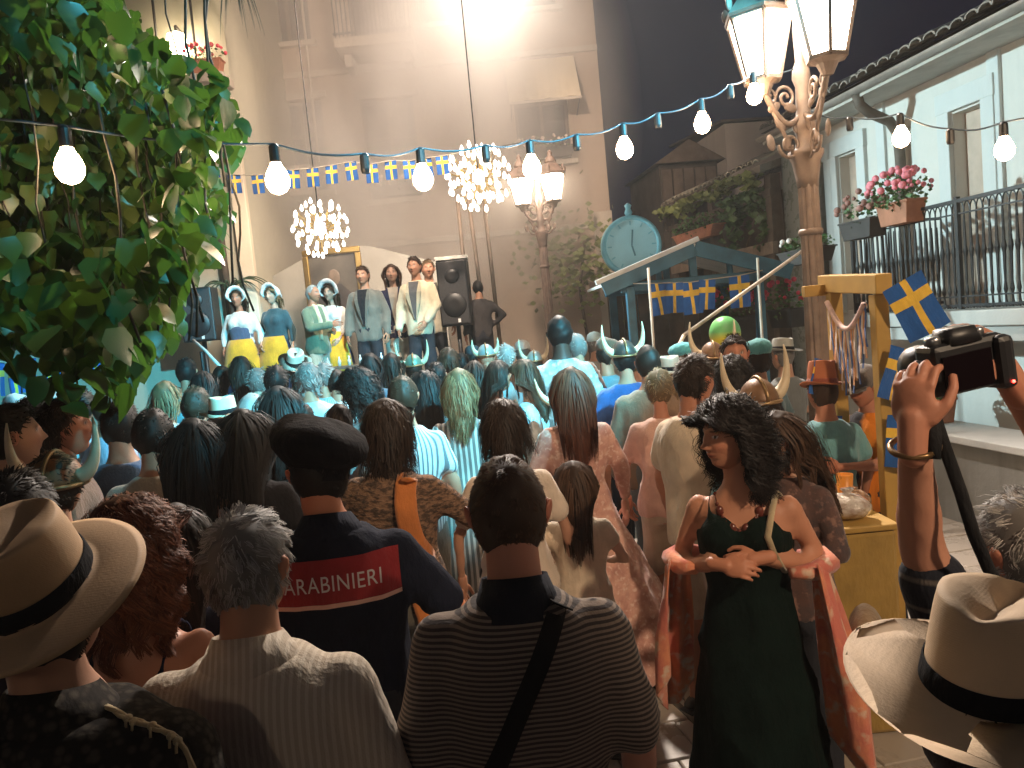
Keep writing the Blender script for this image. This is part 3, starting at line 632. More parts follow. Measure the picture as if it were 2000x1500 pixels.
q = MB(); q.box((-.64, 10.3, 2.86), (.42, .4, .045)); o = mk('lid_board', q, plaster('white_board', (.7, .68, .62), 4, .1)); tag(o, 'pale board lying on top of the right loudspeaker', 'board')
for k, (a, b) in enumerate((((-.51, 10.8, 1.02), (-.51, 10.8, 3.75)), ((-.27, 10.85, 1.02), (-.36, 10.8, 3.75)), ((-.10, 10.8, 1.02), (-.15, 10.8, 3.75)))):
    q = MB(); q.tube([np.zeros(3), np.asarray(b) - a], .028, 8); p = empty('lighting_pole', a, 0, ['left', 'middle', 'right'][k] + ' one of the three thin poles below the higher chandelier', 'pole', 'thin lighting poles'); mk('tube', q, DARKWOOD, p, True)
    q = MB(); q.lathe([(.16, 0), (.16, .02), (.03, .04)], 14); mk('foot', q, IRON, p); q = MB(); q.box((0, -.03, 1.12), (.09, .07, .07)); mk('clamp', q, paint('white_clamp', (.7, .7, .66), .5, .1, 5, 0), p)
# picture in a gold frame on an easel
pc = empty('framed_picture', (-2.37, 11.0, 1.02), 0, 'dark portrait picture in a wide gold frame behind the bonneted woman', 'picture')
q = MB(); W_, H_ = .70, .86; z0 = 1.30
for (x, z, w_, h_) in ((0, z0 + H_, W_ + .12, .085), (0, z0, W_ + .12, .085), (-W_ / 2 - .02, z0 + H_ / 2, .085, H_ - .085), (W_ / 2 + .02, z0 + H_ / 2, .085, H_ - .085)):
    f = MB(); f.box((x, -.02, z), (w_, .07, h_)); mk('frame_bar', f, BRASS, pc, bevel=.015)
n = N('dark_canvas'); a = n.noise(2.2, 4); n.set(Base_Color=n.mix(n.ramp(a, .3, .7), (.03, .03, .03), (.13, .12, .10)), Roughness=.4)
q = MB(); q.box((0, .0, z0 + H_ / 2), (W_, .02, H_)); cv = mk('canvas', q, n.m, pc)
q = MB(); q.ell((0, -.012, z0 + .50), (.085, .006, .11)); mk('painted_face', q, paint('painted_skin', (.16, .12, .09), .5, .3, 12, 0), cv, True)
q = MB(); q.loft([np.array([(-w_, -.012, z), (w_, -.012, z), (w_, -.009, z), (-w_, -.009, z)]) for w_, z in ((.26, z0 + .05), (.24, z0 + .25), (.09, z0 + .40))]); mk('painted_coat', q, paint('painted_coat', (.03, .028, .03), .5, .3, 9, 0), cv)
q = MB(); [q.bar((x, .05, 0), (x * .4, .03, 2.3), .04, .03) for x in (-.35, .35)]; q.bar((-.4, .0, z0 - .07), (.4, .0, z0 - .07), .05, .04); mk('easel', q, DARKWOOD, pc)
# table with bottles before the stage, boom arm
q = MB(); tb = empty('bottle_table', (-1.75, 8.75, 0), 0, 'small dark table in front of the stage', 'table'); q.box((0, 0, 1.62), (.9, .35, .03)); mk('tabletop', q, DARKWOOD, tb)
for x in (-.4, .4):
    for y in (-.13, .13): q = MB(); q.bar((x, y, 0), (x, y, 1.61), .03, .03); mk('leg', q, DARKWOOD, tb)
GL = paint('pale_glass', (.55, .60, .60), .15, .1, 5, 0)
for k in range(6):
    q = MB(); q.lathe([(.018, 0), (.019, .06), (.008, .085), (.008, .11)], 10); o = mk('bottle', q, GL, None, True, loc=(-2.05 + k * .12, 8.7 + .04 * (k % 2), 1.637)); tag(o, ['leftmost', 'second', 'third', 'fourth', 'fifth', 'rightmost'][k] + ' clear bottle from the left on the dark table before the stage', 'bottle', 'bottles before the stage')
bo = empty('microphone_boom', (-3.3, 8.3, 0), 0, 'white boom arm on a stand before the left loudspeaker', 'stand')
q = MB(); q.tube([(0, 0, 0), (0, 0, 1.95)], .018, 7); mk('stand', q, BLACK, bo); q = MB(); q.tube([(-.15, .2, 2.08), (.05, 0, 1.95), (.30, -.25, 1.74)], .017, 7); mk('arm', q, paint('white_arm', (.75, .75, .72), .4, .05, 5, 0), bo, True)
q = MB(); q.lathe([(.2, 0), (.2, .02), (.03, .04)], 14); mk('foot', q, BLACK, bo)
# floodlight fixtures that light stage and crowd
def fixture(name, loc, aim, label, color, strength, pole=None):
    p = empty(name, loc, 0, label, 'spotlight', None); d = Vector(aim) - Vector(loc); p.rotation_mode = 'QUATERNION'; p.rotation_quaternion = d.to_track_quat('Z', 'Y')
    q = MB(); q.lathe([(.05, -.28), (.11, -.22), (.13, -.05), (.14, 0), (.125, .0), (.11, -.03)], 18, cap=False); mk('housing', q, BLACK, p, True)
    q = MB(); q.lathe([(.108, -.055), (.06, -.05), (.002, -.048)], 18, cap=False); mk('lens', q, glow(name + '_lens', color, strength), p, True)
    q = MB(); q.tube([(-.17, 0, -.1), (-.17, 0, -.36), (.17, 0, -.36), (.17, 0, -.1)], .012, 6); mk('yoke', q, BLACK, p); return p
fixture('floodlight', (.20, 12.86, 7.9), (0.1, 4, .3), 'white floodlight above the stage house balcony level', (1, .9, .8), 6)
fixture('floodlight', (.9, 8.75, 6.4), (-.1, 1.6, .9), 'added rim floodlight over the crowd facing the onlookers', (1, .9, .8), 6)  # unseen fixture added for the crowd rim light
fixture('floodlight', (-.2, 7.05, 6.48), (-1.2, 14, 4.6), 'white floodlight above the crowd aimed at the rear house wall', (1, .9, .8), 6)
fixture('floodlight', (-.6, 6.45, 6.25), (-2.0, 10.3, 2.3), 'white floodlight above the crowd aimed at the stage', (1, .9, .8), 6)
fixture('spotlight', (2.75, -2.35, 4.82), (.95, 4.2, 1.1), 'warm spotlight behind the right onlookers', (1, .8, .6), 6)
fixture('spotlight', (3.08, .85, 5.5), (-2.1, 7.1, 1.2), 'cyan spotlight above the right onlookers', (.1, .75, 1), 8)
fixture('spotlight', (-4.74, 8.0, 4.33), (4.3, 7.6, 2.75), 'cyan spotlight behind the vine aimed at the balcony house', (.1, .75, 1), 8)

# ================================================================== CLOCK
ck = empty('round_clock', (1.61, 9.5, 0), 0, 'round clock with cyan light in its dial colour on a post behind the blue stall', 'clock')
TEALM = paint('teal_metal', (.17, .42, .49), .5, .15, 6, .1); FACE = paint('cyan_lit_dial', (.34, .60, .66), .5, .06, 4, 0)  # cyan lamplight is painted into the dial; case toned to match
def disc(prof, n=40):
    q = MB(); q.lathe(prof, n); v = q.V[0]; q.V = [v @ rotx(math.pi / 2).T]; return q
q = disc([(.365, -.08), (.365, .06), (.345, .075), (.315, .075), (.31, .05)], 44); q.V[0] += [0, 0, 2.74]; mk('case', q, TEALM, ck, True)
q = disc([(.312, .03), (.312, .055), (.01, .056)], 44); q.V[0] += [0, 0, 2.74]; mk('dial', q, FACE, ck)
for k in range(12):
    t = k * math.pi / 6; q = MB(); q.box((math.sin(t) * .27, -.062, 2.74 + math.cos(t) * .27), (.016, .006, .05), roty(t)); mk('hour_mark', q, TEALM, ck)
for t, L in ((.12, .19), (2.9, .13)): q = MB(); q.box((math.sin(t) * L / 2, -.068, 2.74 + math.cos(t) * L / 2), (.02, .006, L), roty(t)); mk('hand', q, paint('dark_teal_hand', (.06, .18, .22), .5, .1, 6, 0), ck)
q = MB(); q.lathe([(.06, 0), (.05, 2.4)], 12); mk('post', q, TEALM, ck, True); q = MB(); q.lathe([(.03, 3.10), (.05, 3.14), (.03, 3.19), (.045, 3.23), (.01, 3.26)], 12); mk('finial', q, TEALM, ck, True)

# ================================================================== BLUE MARKET STALL
BLUEP = paint('blue_painted_wood', (.03, .125, .19), .55, .25, 5, .25); WHITER = paint('white_roof_board', (.72, .70, .66), .6, .12, 4, .2)
sl = empty('market_stall', (1.95, 7.9, 0), 0, 'blue wooden market stall with gabled roof hung with flags', 'stall')
hw, ez, az, dp = .86, 2.23, 2.52, 1.3
for sx in (-1, 1):
    for k in range(7):
        y = -.12 + k * (dp + .24) / 7; q = MB(); w_ = (dp + .24) / 7 - .006
        th = math.atan2(az - ez, hw); L = math.hypot(hw + .08, (az - ez) * (hw + .08) / hw)
        q.box((0, 0, 0), (L, w_, .028), roty(sx * th)); q.V[0] += [sx * (hw + .08) / 2, y + w_ / 2, az + .03 - (az - ez) * .545]; mk('roof_board', q, WHITER, sl, bevel=.003)
    if sx < 0: q = MB(); q.bar((.04, -.15, az + .085), (sx * (hw + .16), -.15, ez + .03), .06, .05); mk('roof_edge', q, WHITER, sl, bevel=.006)
    q = MB(); q.bar((0, -.145, az - .005), (sx * (hw + .09), -.145, ez - .04), .035, .15); mk('bargeboard', q, BLUEP, sl, bevel=.005)
for x in (-.66, .66):
    for y in (0, dp): q = MB(); q.box((x, y, 1.1), (.085, .085, 2.2)); mk('post', q, BLUEP, sl, bevel=.006)
for y in (0, dp): q = MB(); q.box((0, y, 2.19), (1.5, .07, .10)); mk('tie_beam', q, BLUEP, sl, bevel=.006); q = MB(); q.box((0, y, 2.39), (.075, .06, .30)); mk('king_post', q, BLUEP, sl, bevel=.005)
for x in (-.35, .38): q = MB(); q.box((x, .02, 2.32), (.05, .05, .16)); mk('stud', q, BLUEP, sl)
for k in range(8): q = MB(); q.box((-.63 + k * .18, -.02, .48), (.172, .03, .95)); mk('counter_board', q, BLUEP, sl, bevel=.003)
q = MB(); q.box((0, .05, .98), (1.52, .34, .04)); mk('counter', q, BLUEP, sl, bevel=.006)
for k in range(8): q = MB(); q.box((-.63 + k * .18, dp + .05, 1.1), (.172, .03, 2.1)); mk('back_board', q, DARKWOOD, sl)
fl = [(1.53, 7.72, 2.20), (1.71, 7.72, 2.19), (1.87, 7.73, 2.18), (2.04, 7.72, 2.19), (2.36, 7.72, 2.20)]
bunting([(1.30, 7.72, 2.22)] + fl + [(2.6, 7.72, 2.23)], fl, [flag_mesh(.20, .32, .01, 8), flag_mesh(.17, .30, .01, 9)], 'large blue flags with yellow crosses across the stall front')
q = MB(); q.tube([(0, 0, 0), (1.22, .3, .66)], .017, 7); ln = empty('long_lance', (1.51, 6.6, 1.70), 0, 'long pale lance leaning diagonally between stall and lamppost', 'lance'); mk('shaft', q, paint('pale_wood', (.55, .45, .35), .6, .2, 8, .1), ln, True)
q = MB(); q.lathe([(.03, 0), (.02, .06), (.002, .14)], 8); q.V[0] = q.V[0] @ (np.array(Vector((1.22, .3, .66)).to_track_quat('Z', 'Y').to_matrix())).T + [1.22, .3, .66]; mk('tip', q, paint('steel', (.5, .5, .5), .3, .1, 8, 0, .9), ln)
q = MB(); q.tube([(-1.22 * .8, -.3 * .8, -1.55), (0, 0, 0)], .017, 7); mk('butt', q, paint('pale_wood', (.55, .45, .35), .6, .2, 8, .1), ln, True)
for k, (x, y) in enumerate(((1.40, 7.5), (2.48, 7.55))):
    q = MB(); q.tube([(0, 0, 0), (.02, 0, 2.35)], .014, 6); o = mk('flag_pole', q, paint('pale_wood', (.55, .45, .35), .6, .2, 8, .1), None, True, loc=(x, y, 0)); tag(o, ['thin pale pole at the left front corner of the stall', 'thin pale pole at the right front corner of the stall'][k], 'pole')
# balloon
bl = empty('balloon', (1.75, 6.2, 1.0), 0, 'round green and yellow balloon above the crowd before the stall', 'balloon')
n = N('balloon_skin'); z = n.xyz()[2]; n.set(Base_Color=n.mix(n.ramp(z, .66, .72), (.70, .55, .03), (.16, .50, .16)), Roughness=.35)
q = MB(); q.ell((0, 0, .70), (.125, .125, .14), None, 22, 16); mk('skin', q, n.m, bl, True); q = MB(); q.tube([(0, 0, .56), (.01, 0, .3), (0, .01, 0)], .003, 5); mk('ribbon', q, FRAME, bl)

# ================================================================== YELLOW STAND AND TABLE
YEL = paint('yellow_painted_wood', (.44, .26, .055), .6, .2, 4, .2)
ys = empty('yellow_stand', (1.72, 3.55, 0), 0, 'yellow wooden gate-shaped stand hung with ribbons beside the table', 'stand')
for (x, y, h_) in ((0, 0, 1.92), (.03, .55, 1.96)): q = MB(); q.box((x, y, h_ / 2), (.065, .065, h_)); mk('post', q, YEL, ys, bevel=.005)
q = MB(); q.bar((-.005, -.07, 1.965), (.03, .66, 2.0), .075, .09); mk('beam', q, YEL, ys, bevel=.005)
q = MB(); q.bar((-.12, .58, 1.965), (.12, .58, 1.965), .05, .06); mk('beam', q, YEL, ys, bevel=.005)
t = np.linspace(0, 1, 15); g0, g1 = np.array([-.03, .06, 1.88]), np.array([-.02, .50, 1.90])
gp_ = [g0 + (g1 - g0) * k - np.array([.01, 0, .13 * math.sin(k * math.pi)]) for k in t]
q = MB(); q.tube(gp_, .014, 7); mk('garland', q, paint('pink_white_rope', (.70, .50, .46), .8, .2, 40, .3), ys, True)
rib = [fabric((.02, .09, .32), name='ribbon_blue'), fabric((.62, .27, .08), name='ribbon_orange'), fabric((.75, .62, .52), name='ribbon_white')]
for k in range(24):
    a = gp_[int(k / 24 * 14)] + (gp_[1] - gp_[0]) * (k % 2) * .5; L = .20 + .14 * random.random(); q = MB(); w_ = .0085
    q.loft([np.array([a + [.004 * math.sin(z * 7 + k), -w_, -z * L], a + [.004 * math.sin(z * 7 + k) + .002, -w_, -z * L], a + [.004 * math.sin(z * 7 + k) + .002, w_, -z * L], a + [.004 * math.sin(z * 7 + k), w_, -z * L]]) for z in np.linspace(0, 1, 6)]); mk('ribbon', q, rib[k % 3], ys)
for k, (loc, s_, ry, rz) in enumerate((((1.775, 3.44, 1.97), 1.0, -.45, -.1), ((1.80, 3.47, 1.66), .9, .35, .1), ((1.78, 3.46, 1.36), .9, .1, -.2), ((1.64, 4.0, 1.60), .7, .3, .3), ((1.66, 4.02, 1.3), .7, .1, .1))):
    o = bpy.data.objects.new('flag', flag_mesh(.19, .27, .016, 20 + k)); o.location = loc; o.rotation_euler = (0, ry, rz); o.scale = (s_,) * 3; link(o)
    tag(o, ['big tilted blue and yellow flag at the top of the yellow stand', 'blue and yellow flag halfway down the right yellow post', 'lowest blue and yellow flag on the right yellow post', 'small blue flag behind the capped vendor', 'small lowest blue flag behind the vendor arm'][k], 'flag', 'flags tied to the yellow stand')
tbl = empty('sales_table', (1.28, 3.62, 0), 0, 'yellow cloth-covered sales table with wrapped pastries', 'table')
q = MB(); q.box((0, 0, .455), (.62, .78, .91)); mk('cloth', q, fabric((.36, .22, .05), name='yellow_cloth'), tbl, bevel=.02)
q = MB(); q.box((.0, 0, .925), (.64, .80, .025)); mk('tabletop', q, YEL, tbl, bevel=.005)
n = N('plastic_wrap'); f = n.noise(26, 4); n.set(Base_Color=n.mix(n.ramp(f, .35, .65), (.20, .075, .03), (.55, .36, .22)), Roughness=.12, Coat_Weight=.8); n.bump(n.noise(30, 3), .8, .02); WRAP = n.m
n = N('clear_wrap'); f = n.noise(20, 4); n.set(Base_Color=n.mix(n.ramp(f, .4, .6), (.40, .30, .24), (.62, .55, .48)), Roughness=.1, Coat_Weight=.9); n.bump(n.noise(28, 3), .9, .02); WRAP2 = n.m
kk = 0
for (x, y, r_) in ((1.44, 3.36, .085), (1.30, 3.42, .06), (1.53, 3.50, .065), (1.40, 3.56, .065), (1.24, 3.55, .05), (1.50, 3.80, .07), (1.34, 3.74, .06), (1.20, 3.74, .05), (1.10, 3.5, .055), (1.44, 3.95, .07)):
    q = MB(); q.ell((0, 0, r_ * .62), (r_ * 1.15, r_, r_ * .72), None, 16, 10); V = q.V[0]; V += (sines(V, 60, kk, 5) * r_ * .10)[:, None] * (V - [0, 0, r_ * .6]) / r_; q.lathe([(r_ * .15, r_ * 1.1), (r_ * .1, r_ * 1.3), (r_ * .35, r_ * 1.6)], 9)
    o = mk('pastry_bag', q, WRAP if kk % 3 else WRAP2, None, True, loc=(x, y, .939)); tag(o, ['large clear wrapped pastry bag at the front corner of the yellow table', 'wrapped pastry left of the big bag at the table front', 'wrapped brown pastry beside the orange cup', 'wrapped pastry in the middle of the yellow table', 'wrapped pastry nearest the woman in green dress', 'wrapped pastry behind the orange cup', 'wrapped pastry in the back row of the yellow table', 'wrapped pastry at the back left of the yellow table', 'wrapped pastry at the left edge of the yellow table', 'rearmost wrapped pastry on the yellow table'][kk], 'pastry bag', 'wrapped pastries on the yellow table'); kk += 1
cp = empty('orange_cup', (1.56, 3.66, .939), 0, 'tall orange cup standing on the sales table', 'cup'); q = MB(); q.lathe([(.030, 0), (.041, .13), (.038, .13), (.028, .01)], 18, cap=False); mk('wall', q, paint('orange_plastic', (.70, .26, .03), .4, .1, 5, 0), cp, True); q = MB(); q.lathe([(.03, .004), (.030, 0.001)], 18); mk('base', q, YEL, cp)

# ================================================================== LEFT VINE
vine_poly = [(-1.95, 3.55), (-1.31, 3.34), (-1.25, 3.11), (-1.18, 3.03), (-1.04, 3.0), (-.94, 2.88), (-.95, 2.76), (-1.07, 2.69), (-1.06, 2.46), (-1.10, 2.37), (-1.17, 2.28), (-1.29, 2.24), (-1.34, 2.10), (-1.36, 1.98), (-1.42, 1.92), (-1.51, 1.86), (-1.61, 1.98), (-1.73, 2.08), (-2.4, 2.08), (-2.6, 2.6), (-2.6, 3.7)]
def inside(x, z, P):
    c = False; n_ = len(P)
    for i in range(n_):
        (x0, z0), (x1, z1) = P[i], P[(i + 1) % n_]
        if (z0 > z) != (z1 > z) and x < (x1 - x0) * (z - z0) / (z1 - z0) + x0: c = not c
    return c
n = N('vine_leaf'); i_ = n.n('ObjectInfo'); g_ = n.n('NewGeometry'); f = n.noise(7, 4)
k_ = n.math('FRACT', n.math('ADD', n.math('MULTIPLY', i_.outputs['Random'], 7.0), n.math('MULTIPLY', g_.outputs['Random Per Island'], 5.0)))
n.set(Base_Color=n.mix(n.ramp(f, .3, .7), n.mix(k_, (.010, .052, .016), (.055, .088, .016)), n.mix(k_, (.018, .082, .022), (.09, .125, .025))), Roughness=.38, Specular_IOR_Level=.5)
tr = n.n('BsdfTranslucent'); tr.inputs[0].default_value = (.10, .26, .03, 1); mx = n.n('MixShader'); mx.inputs[0].default_value = .25
out = n.t.nodes['Material Output']; n.l(n.p.outputs[0], mx.inputs[1]); n.l(tr.outputs[0], mx.inputs[2]); n.l(mx.outputs[0], out.inputs[0]); LEAF = n.m
def leaf_geo(L, seed):
    r = np.random.default_rng(seed); prof = [(0, .02), (.10, .30), (.28, .44), (.50, .40), (.72, .26), (.9, .09), (1.0, .0)]; V = []; F = []
    for i, (t, w) in enumerate(prof):
        z = -.18 * t * t; w2 = w * (.9 + .25 * r.random()); back = -.10 if i == 1 else 0
        V += [(-w2 * L, (t + back) * L, (z + .16 * w) * L), (0, t * L, z * L), (w2 * L, (t + back) * L, (z + .16 * w) * L)]
    for i in range(len(prof) - 1): a = i * 3; F += [(a, a + 1, a + 4, a + 3), (a + 1, a + 2, a + 5, a + 4)]
    return np.array(V), F
LG = [leaf_geo(.075, s_) for s_ in range(4)]; lms = []
for V, F in LG: q = MB(); q.add(V, F); m = q.mesh('leaf'); m.materials.append(LEAF); m.polygons.foreach_set('use_smooth', [True] * len(F)); lms.append(m)
vine = empty('climbing_vine', (-2.4, 3.2, 0), 0, 'huge dark leafy vine hanging over the crowd at the left', 'vine'); VO = np.array([-2.4, 3.2, 0])
rr = np.random.default_rng(21); pts = []
while len(pts) < 7600:
    x = rr.uniform(-2.6, -.9); z = rr.uniform(1.75, 3.7)
    if not inside(x, z, vine_poly): continue
    pts.append((x, 2.35 + rr.random() ** .8 * 1.5, z))
pts = np.array(pts); pts[:, 0] += (pts[:, 1] - 3.0) * -.28; pts[:, 2] += (pts[:, 1] - 3.0) * .18; pts = pts[np.linalg.norm(pts - [-1.39, 2.6, 2.6], axis=1) > .36]; pts = pts[~((np.hypot(pts[:, 0] + 1.36, pts[:, 2] - 2.6) < .16) & (pts[:, 1] < 2.6))]
vis = np.argsort(pts[:, 1] - .5 * (pts[:, 0] > -1.45)); foli = MB()
for idx, i in enumerate(vis):
    p = pts[i]; q3 = (Matrix.Rotation(rr.uniform(0, 6.28), 3, 'Z') @ Matrix.Rotation(-R(rr.uniform(20, 100)), 3, 'X') @ Matrix.Rotation(rr.normal() * .5, 3, 'Y')); s_ = rr.uniform(.6, 1.3) * (1.25 if p[2] < 2.45 else 1.0)
    if idx < 290:
        o = bpy.data.objects.new('leaf', lms[i % 4]); o.matrix_local = Matrix.Translation(p - VO) @ q3.to_4x4() @ Matrix.Diagonal((s_ * 1.1, s_ * 1.1, s_ * 1.1, 1)); link(o, vine)
    else:
        V, F = LG[i % 4]; foli.add((V * s_) @ np.array(q3).T + p - VO, F)
o = mk('foliage', foli, LEAF, vine, True); tag(o, kind='stuff')
STEM = paint('vine_stem', (.03, .028, .02), .8, .3, 14, .3)
q = MB(); q.tube([(-.6, .6, 0), (-.5, .5, .9), (-.55, .3, 1.8), (-.2, .1, 2.6), (.3, 0, 3.1), (.8, -.1, 3.2)], [.09, .08, .075, .06, .045, .03], 10); mk('trunk', q, STEM, vine, True)
for k in range(22):
    x = rr.uniform(-2.0, -1.0); y = rr.uniform(2.5, 3.4); z1 = rr.uniform(2.7, 3.5); L = rr.uniform(.5, 1.2); z0_ = max(z1 - L, 2.0)
    q = MB(); q.tube([np.array([x + .02 * math.sin(j * 1.7 + k), y + .015 * math.cos(j * 2.3 + k), z1 + (z0_ - z1) * j / 6]) - VO for j in range(7)], rr.uniform(.0025, .006), 5); mk('tendril', q, STEM, vine, True)

# thin-leaved plants: one hanging high over the stage house corner, one behind the left loudspeaker
def fronds(n_, L, spread, droop, seed, w_=.012):
    r = np.random.default_rng(seed); m = MB()
    for k in range(n_):
        a = r.random() * 6.28; d = np.array([math.cos(a) * spread, math.sin(a) * spread * .6, 0]); P = []; l = L * (.6 + .5 * r.random())
        for t in np.linspace(0, 1, 8): P.append(d * t * l + np.array([0, 0, (droop[0] * t + droop[1] * t * t) * l]))
        m.tube(P, w_ * np.array([.5, .9, 1, .9, .7, .5, .3, .1]), 4)
    return m
FROND = paint('blue_lit_frond', (.05, .10, .10), .5, .3, 9, .1)  # blue light is worked into the frond colour
hp_ = empty('hanging_plant', (-3.05, 10.2, 6.75), 0, 'thin-leaved plant coloured with blue light dangling at the top edge beside the downpipe', 'plant'); o = mk('leaves', fronds(26, .95, .30, (.2, -1.0), 5), FROND, hp_, True); tag(o, kind='stuff')
q = MB(); q.lathe([(.05, -.1), (.09, .0), (.10, .08)], 12); mk('pot', q, DKBOX, hp_, True); q = MB(); q.tube([(0, 0, .05), (0, 0, 2.5)], .005, 5); mk('cord', q, IRON, hp_)
pl_ = empty('palm_plant', (-3.75, 10.7, 1.0), 0, 'thin palm plant rising behind the left loudspeaker', 'plant'); m = fronds(22, .75, .8, (.9, -1.0), 6); m.V = [v + [0, 0, 1.75] for v in m.V]; o = mk('leaves', m, paint('palm_leaf', (.04, .07, .03), .5, .3, 9, .1), pl_, True); tag(o, kind='stuff'); q = MB(); q.tube([(0, 0, 0), (.02, 0, .9), (0, 0, 1.8)], .035, 7); mk('stem', q, STEM, pl_, True)

# ================================================================== PEOPLE: body, clothes, hair
QUEUE = []      # (object, voxel, smooth iterations, post) - all remeshed in one dependency-graph pass
def queue(name, mb, mat, parent, vox, post=None, it=5):
    o = mk(name, mb, mat, parent); r = o.modifiers.new('remesh', 'REMESH'); r.mode = 'VOXEL'; r.voxel_size = vox; r.use_smooth_shade = True
    s_ = o.modifiers.new('smooth', 'SMOOTH'); s_.factor = .5; s_.iterations = it; QUEUE.append((o, post)); return o
def flush():
    dg = bpy.context.evaluated_depsgraph_get(); dg.update(); done = []
    for o, post in QUEUE:
        m = bpy.data.meshes.new_from_object(o.evaluated_get(dg)); m.name = o.name; done.append((o, post, m))
    for o, post, m in done:
        old = o.data; mats = list(old.materials); o.modifiers.clear(); o.data = m; bpy.data.meshes.remove(old)
        m.materials.clear()
        for x in mats: m.materials.append(x)
        m.polygons.foreach_set('use_smooth', [True] * len(m.polygons))
        if post: post(o)
    QUEUE.clear()
def mverts(m):
    v = np.empty(len(m.vertices) * 3); m.vertices.foreach_get('co', v); return v.reshape(-1, 3)
def mnorms(m):
    v = np.empty(len(m.vertices) * 3); m.vertices.foreach_get('normal', v); return v.reshape(-1, 3)
def mfaces(m): return [tuple(p.vertices) for p in m.polygons]
def set_col(m, c):
    a = m.color_attributes.new('col', 'FLOAT_COLOR', 'POINT'); c = np.concatenate([c, np.ones((len(c), 1))], 1); a.data.foreach_set('color', c.ravel())
def np_mesh(name, V, F4, mat, cols=None, smooth=True):
    m = bpy.data.meshes.new(name); V = np.asarray(V, np.float32)
    if isinstance(F4, np.ndarray):
        nf, k = F4.shape; m.vertices.add(len(V)); m.vertices.foreach_set('co', V.ravel()); m.loops.add(nf * k); m.loops.foreach_set('vertex_index', F4.ravel().astype(np.int32))
        m.polygons.add(nf); m.polygons.foreach_set('loop_start', np.arange(nf, dtype=np.int32) * k); m.update(calc_edges=True)
    else: m.from_pydata(V.tolist(), [], F4)
    if smooth: m.polygons.foreach_set('use_smooth', [True] * len(m.polygons))
    m.materials.append(mat)
    if cols is not None: set_col(m, cols)
    return m
# ---- hands: five fingers, remeshed once and reused
def hand_mb(curl, spread=.10, tcurl=.3):
    b = MB(); b.ell((0, .045, 0), (.041, .052, .0155)); b.ell((.012, .03, -.006), (.028, .035, .016)); b.capsule((0, -.045, 0), (0, .02, 0), .026, .027, 12, 3)
    for x, L, r, cv in ((.031, .078, .0088, 1.0), (.0105, .088, .0092, 1.0), (-.0105, .082, .0088, 1.05), (-.030, .064, .0076, 1.1)):
        p = np.array([x, .083 if abs(x) < .02 else .077, .0]); a = .12; seg = (.45, .31, .24)
        for i, f in enumerate(seg):
            a += curl * cv * (.75 if i == 0 else 1.0); d = np.array([x * spread * 8, math.cos(a), -math.sin(a)]); d /= np.linalg.norm(d); e = p + d * L * f; b.capsule(p, e, r * (1 - .07 * i), r * (.93 - .08 * i), 10, 3); p = e
    p = np.array([.030, .018, -.006]); d = np.array([.72, .62, -.30])
    for i, (L, r) in enumerate(((.038, .0125), (.030, .0105), (.024, .0092))):
        d = nrm(d + np.array([-.55 * tcurl * i, .35, -.35 * tcurl * i])); e = p + d * L; b.capsule(p, e, r, r * .9, 10, 3); p = e
    return b
HANDS = {}
for k, c in (('relax', .28), ('curl', .62), ('grip', .95)):
    HANDS[k] = queue('hand_pattern', hand_mb(c, .06 if c > .5 else .10, .3 + c * .4), None, None, .0045, None, 3)
hp = dict(HANDS); flush()
for k, o in hp.items():
    V, F = mverts(o.data), mfaces(o.data); HANDS[k] = (V, F); me = o.data; bpy.data.objects.remove(o); bpy.data.meshes.remove(me)
b = MB(); b.ell((0, .05, 0), (.038, .055, .017), None, 10, 7); b.ell((0, .115, -.02), (.032, .05, .014), None, 10, 7); b.capsule((.03, .02, -.01), (.055, .075, -.02), .012, .009, 7, 2); b.capsule((0, -.04, 0), (0, .02, 0), .026, .028, 8, 2)
HANDS['far'] = (b.verts(), b.F)
b = MB(); _c = MB.capsule; MB.capsule = lambda s, a, b_, r0, r1, n=6, m=2: _c(s, a, b_, r0, r1, 6, 2)
b = hand_mb(.35); MB.capsule = _c; HANDS['mid'] = (b.verts(), b.F)
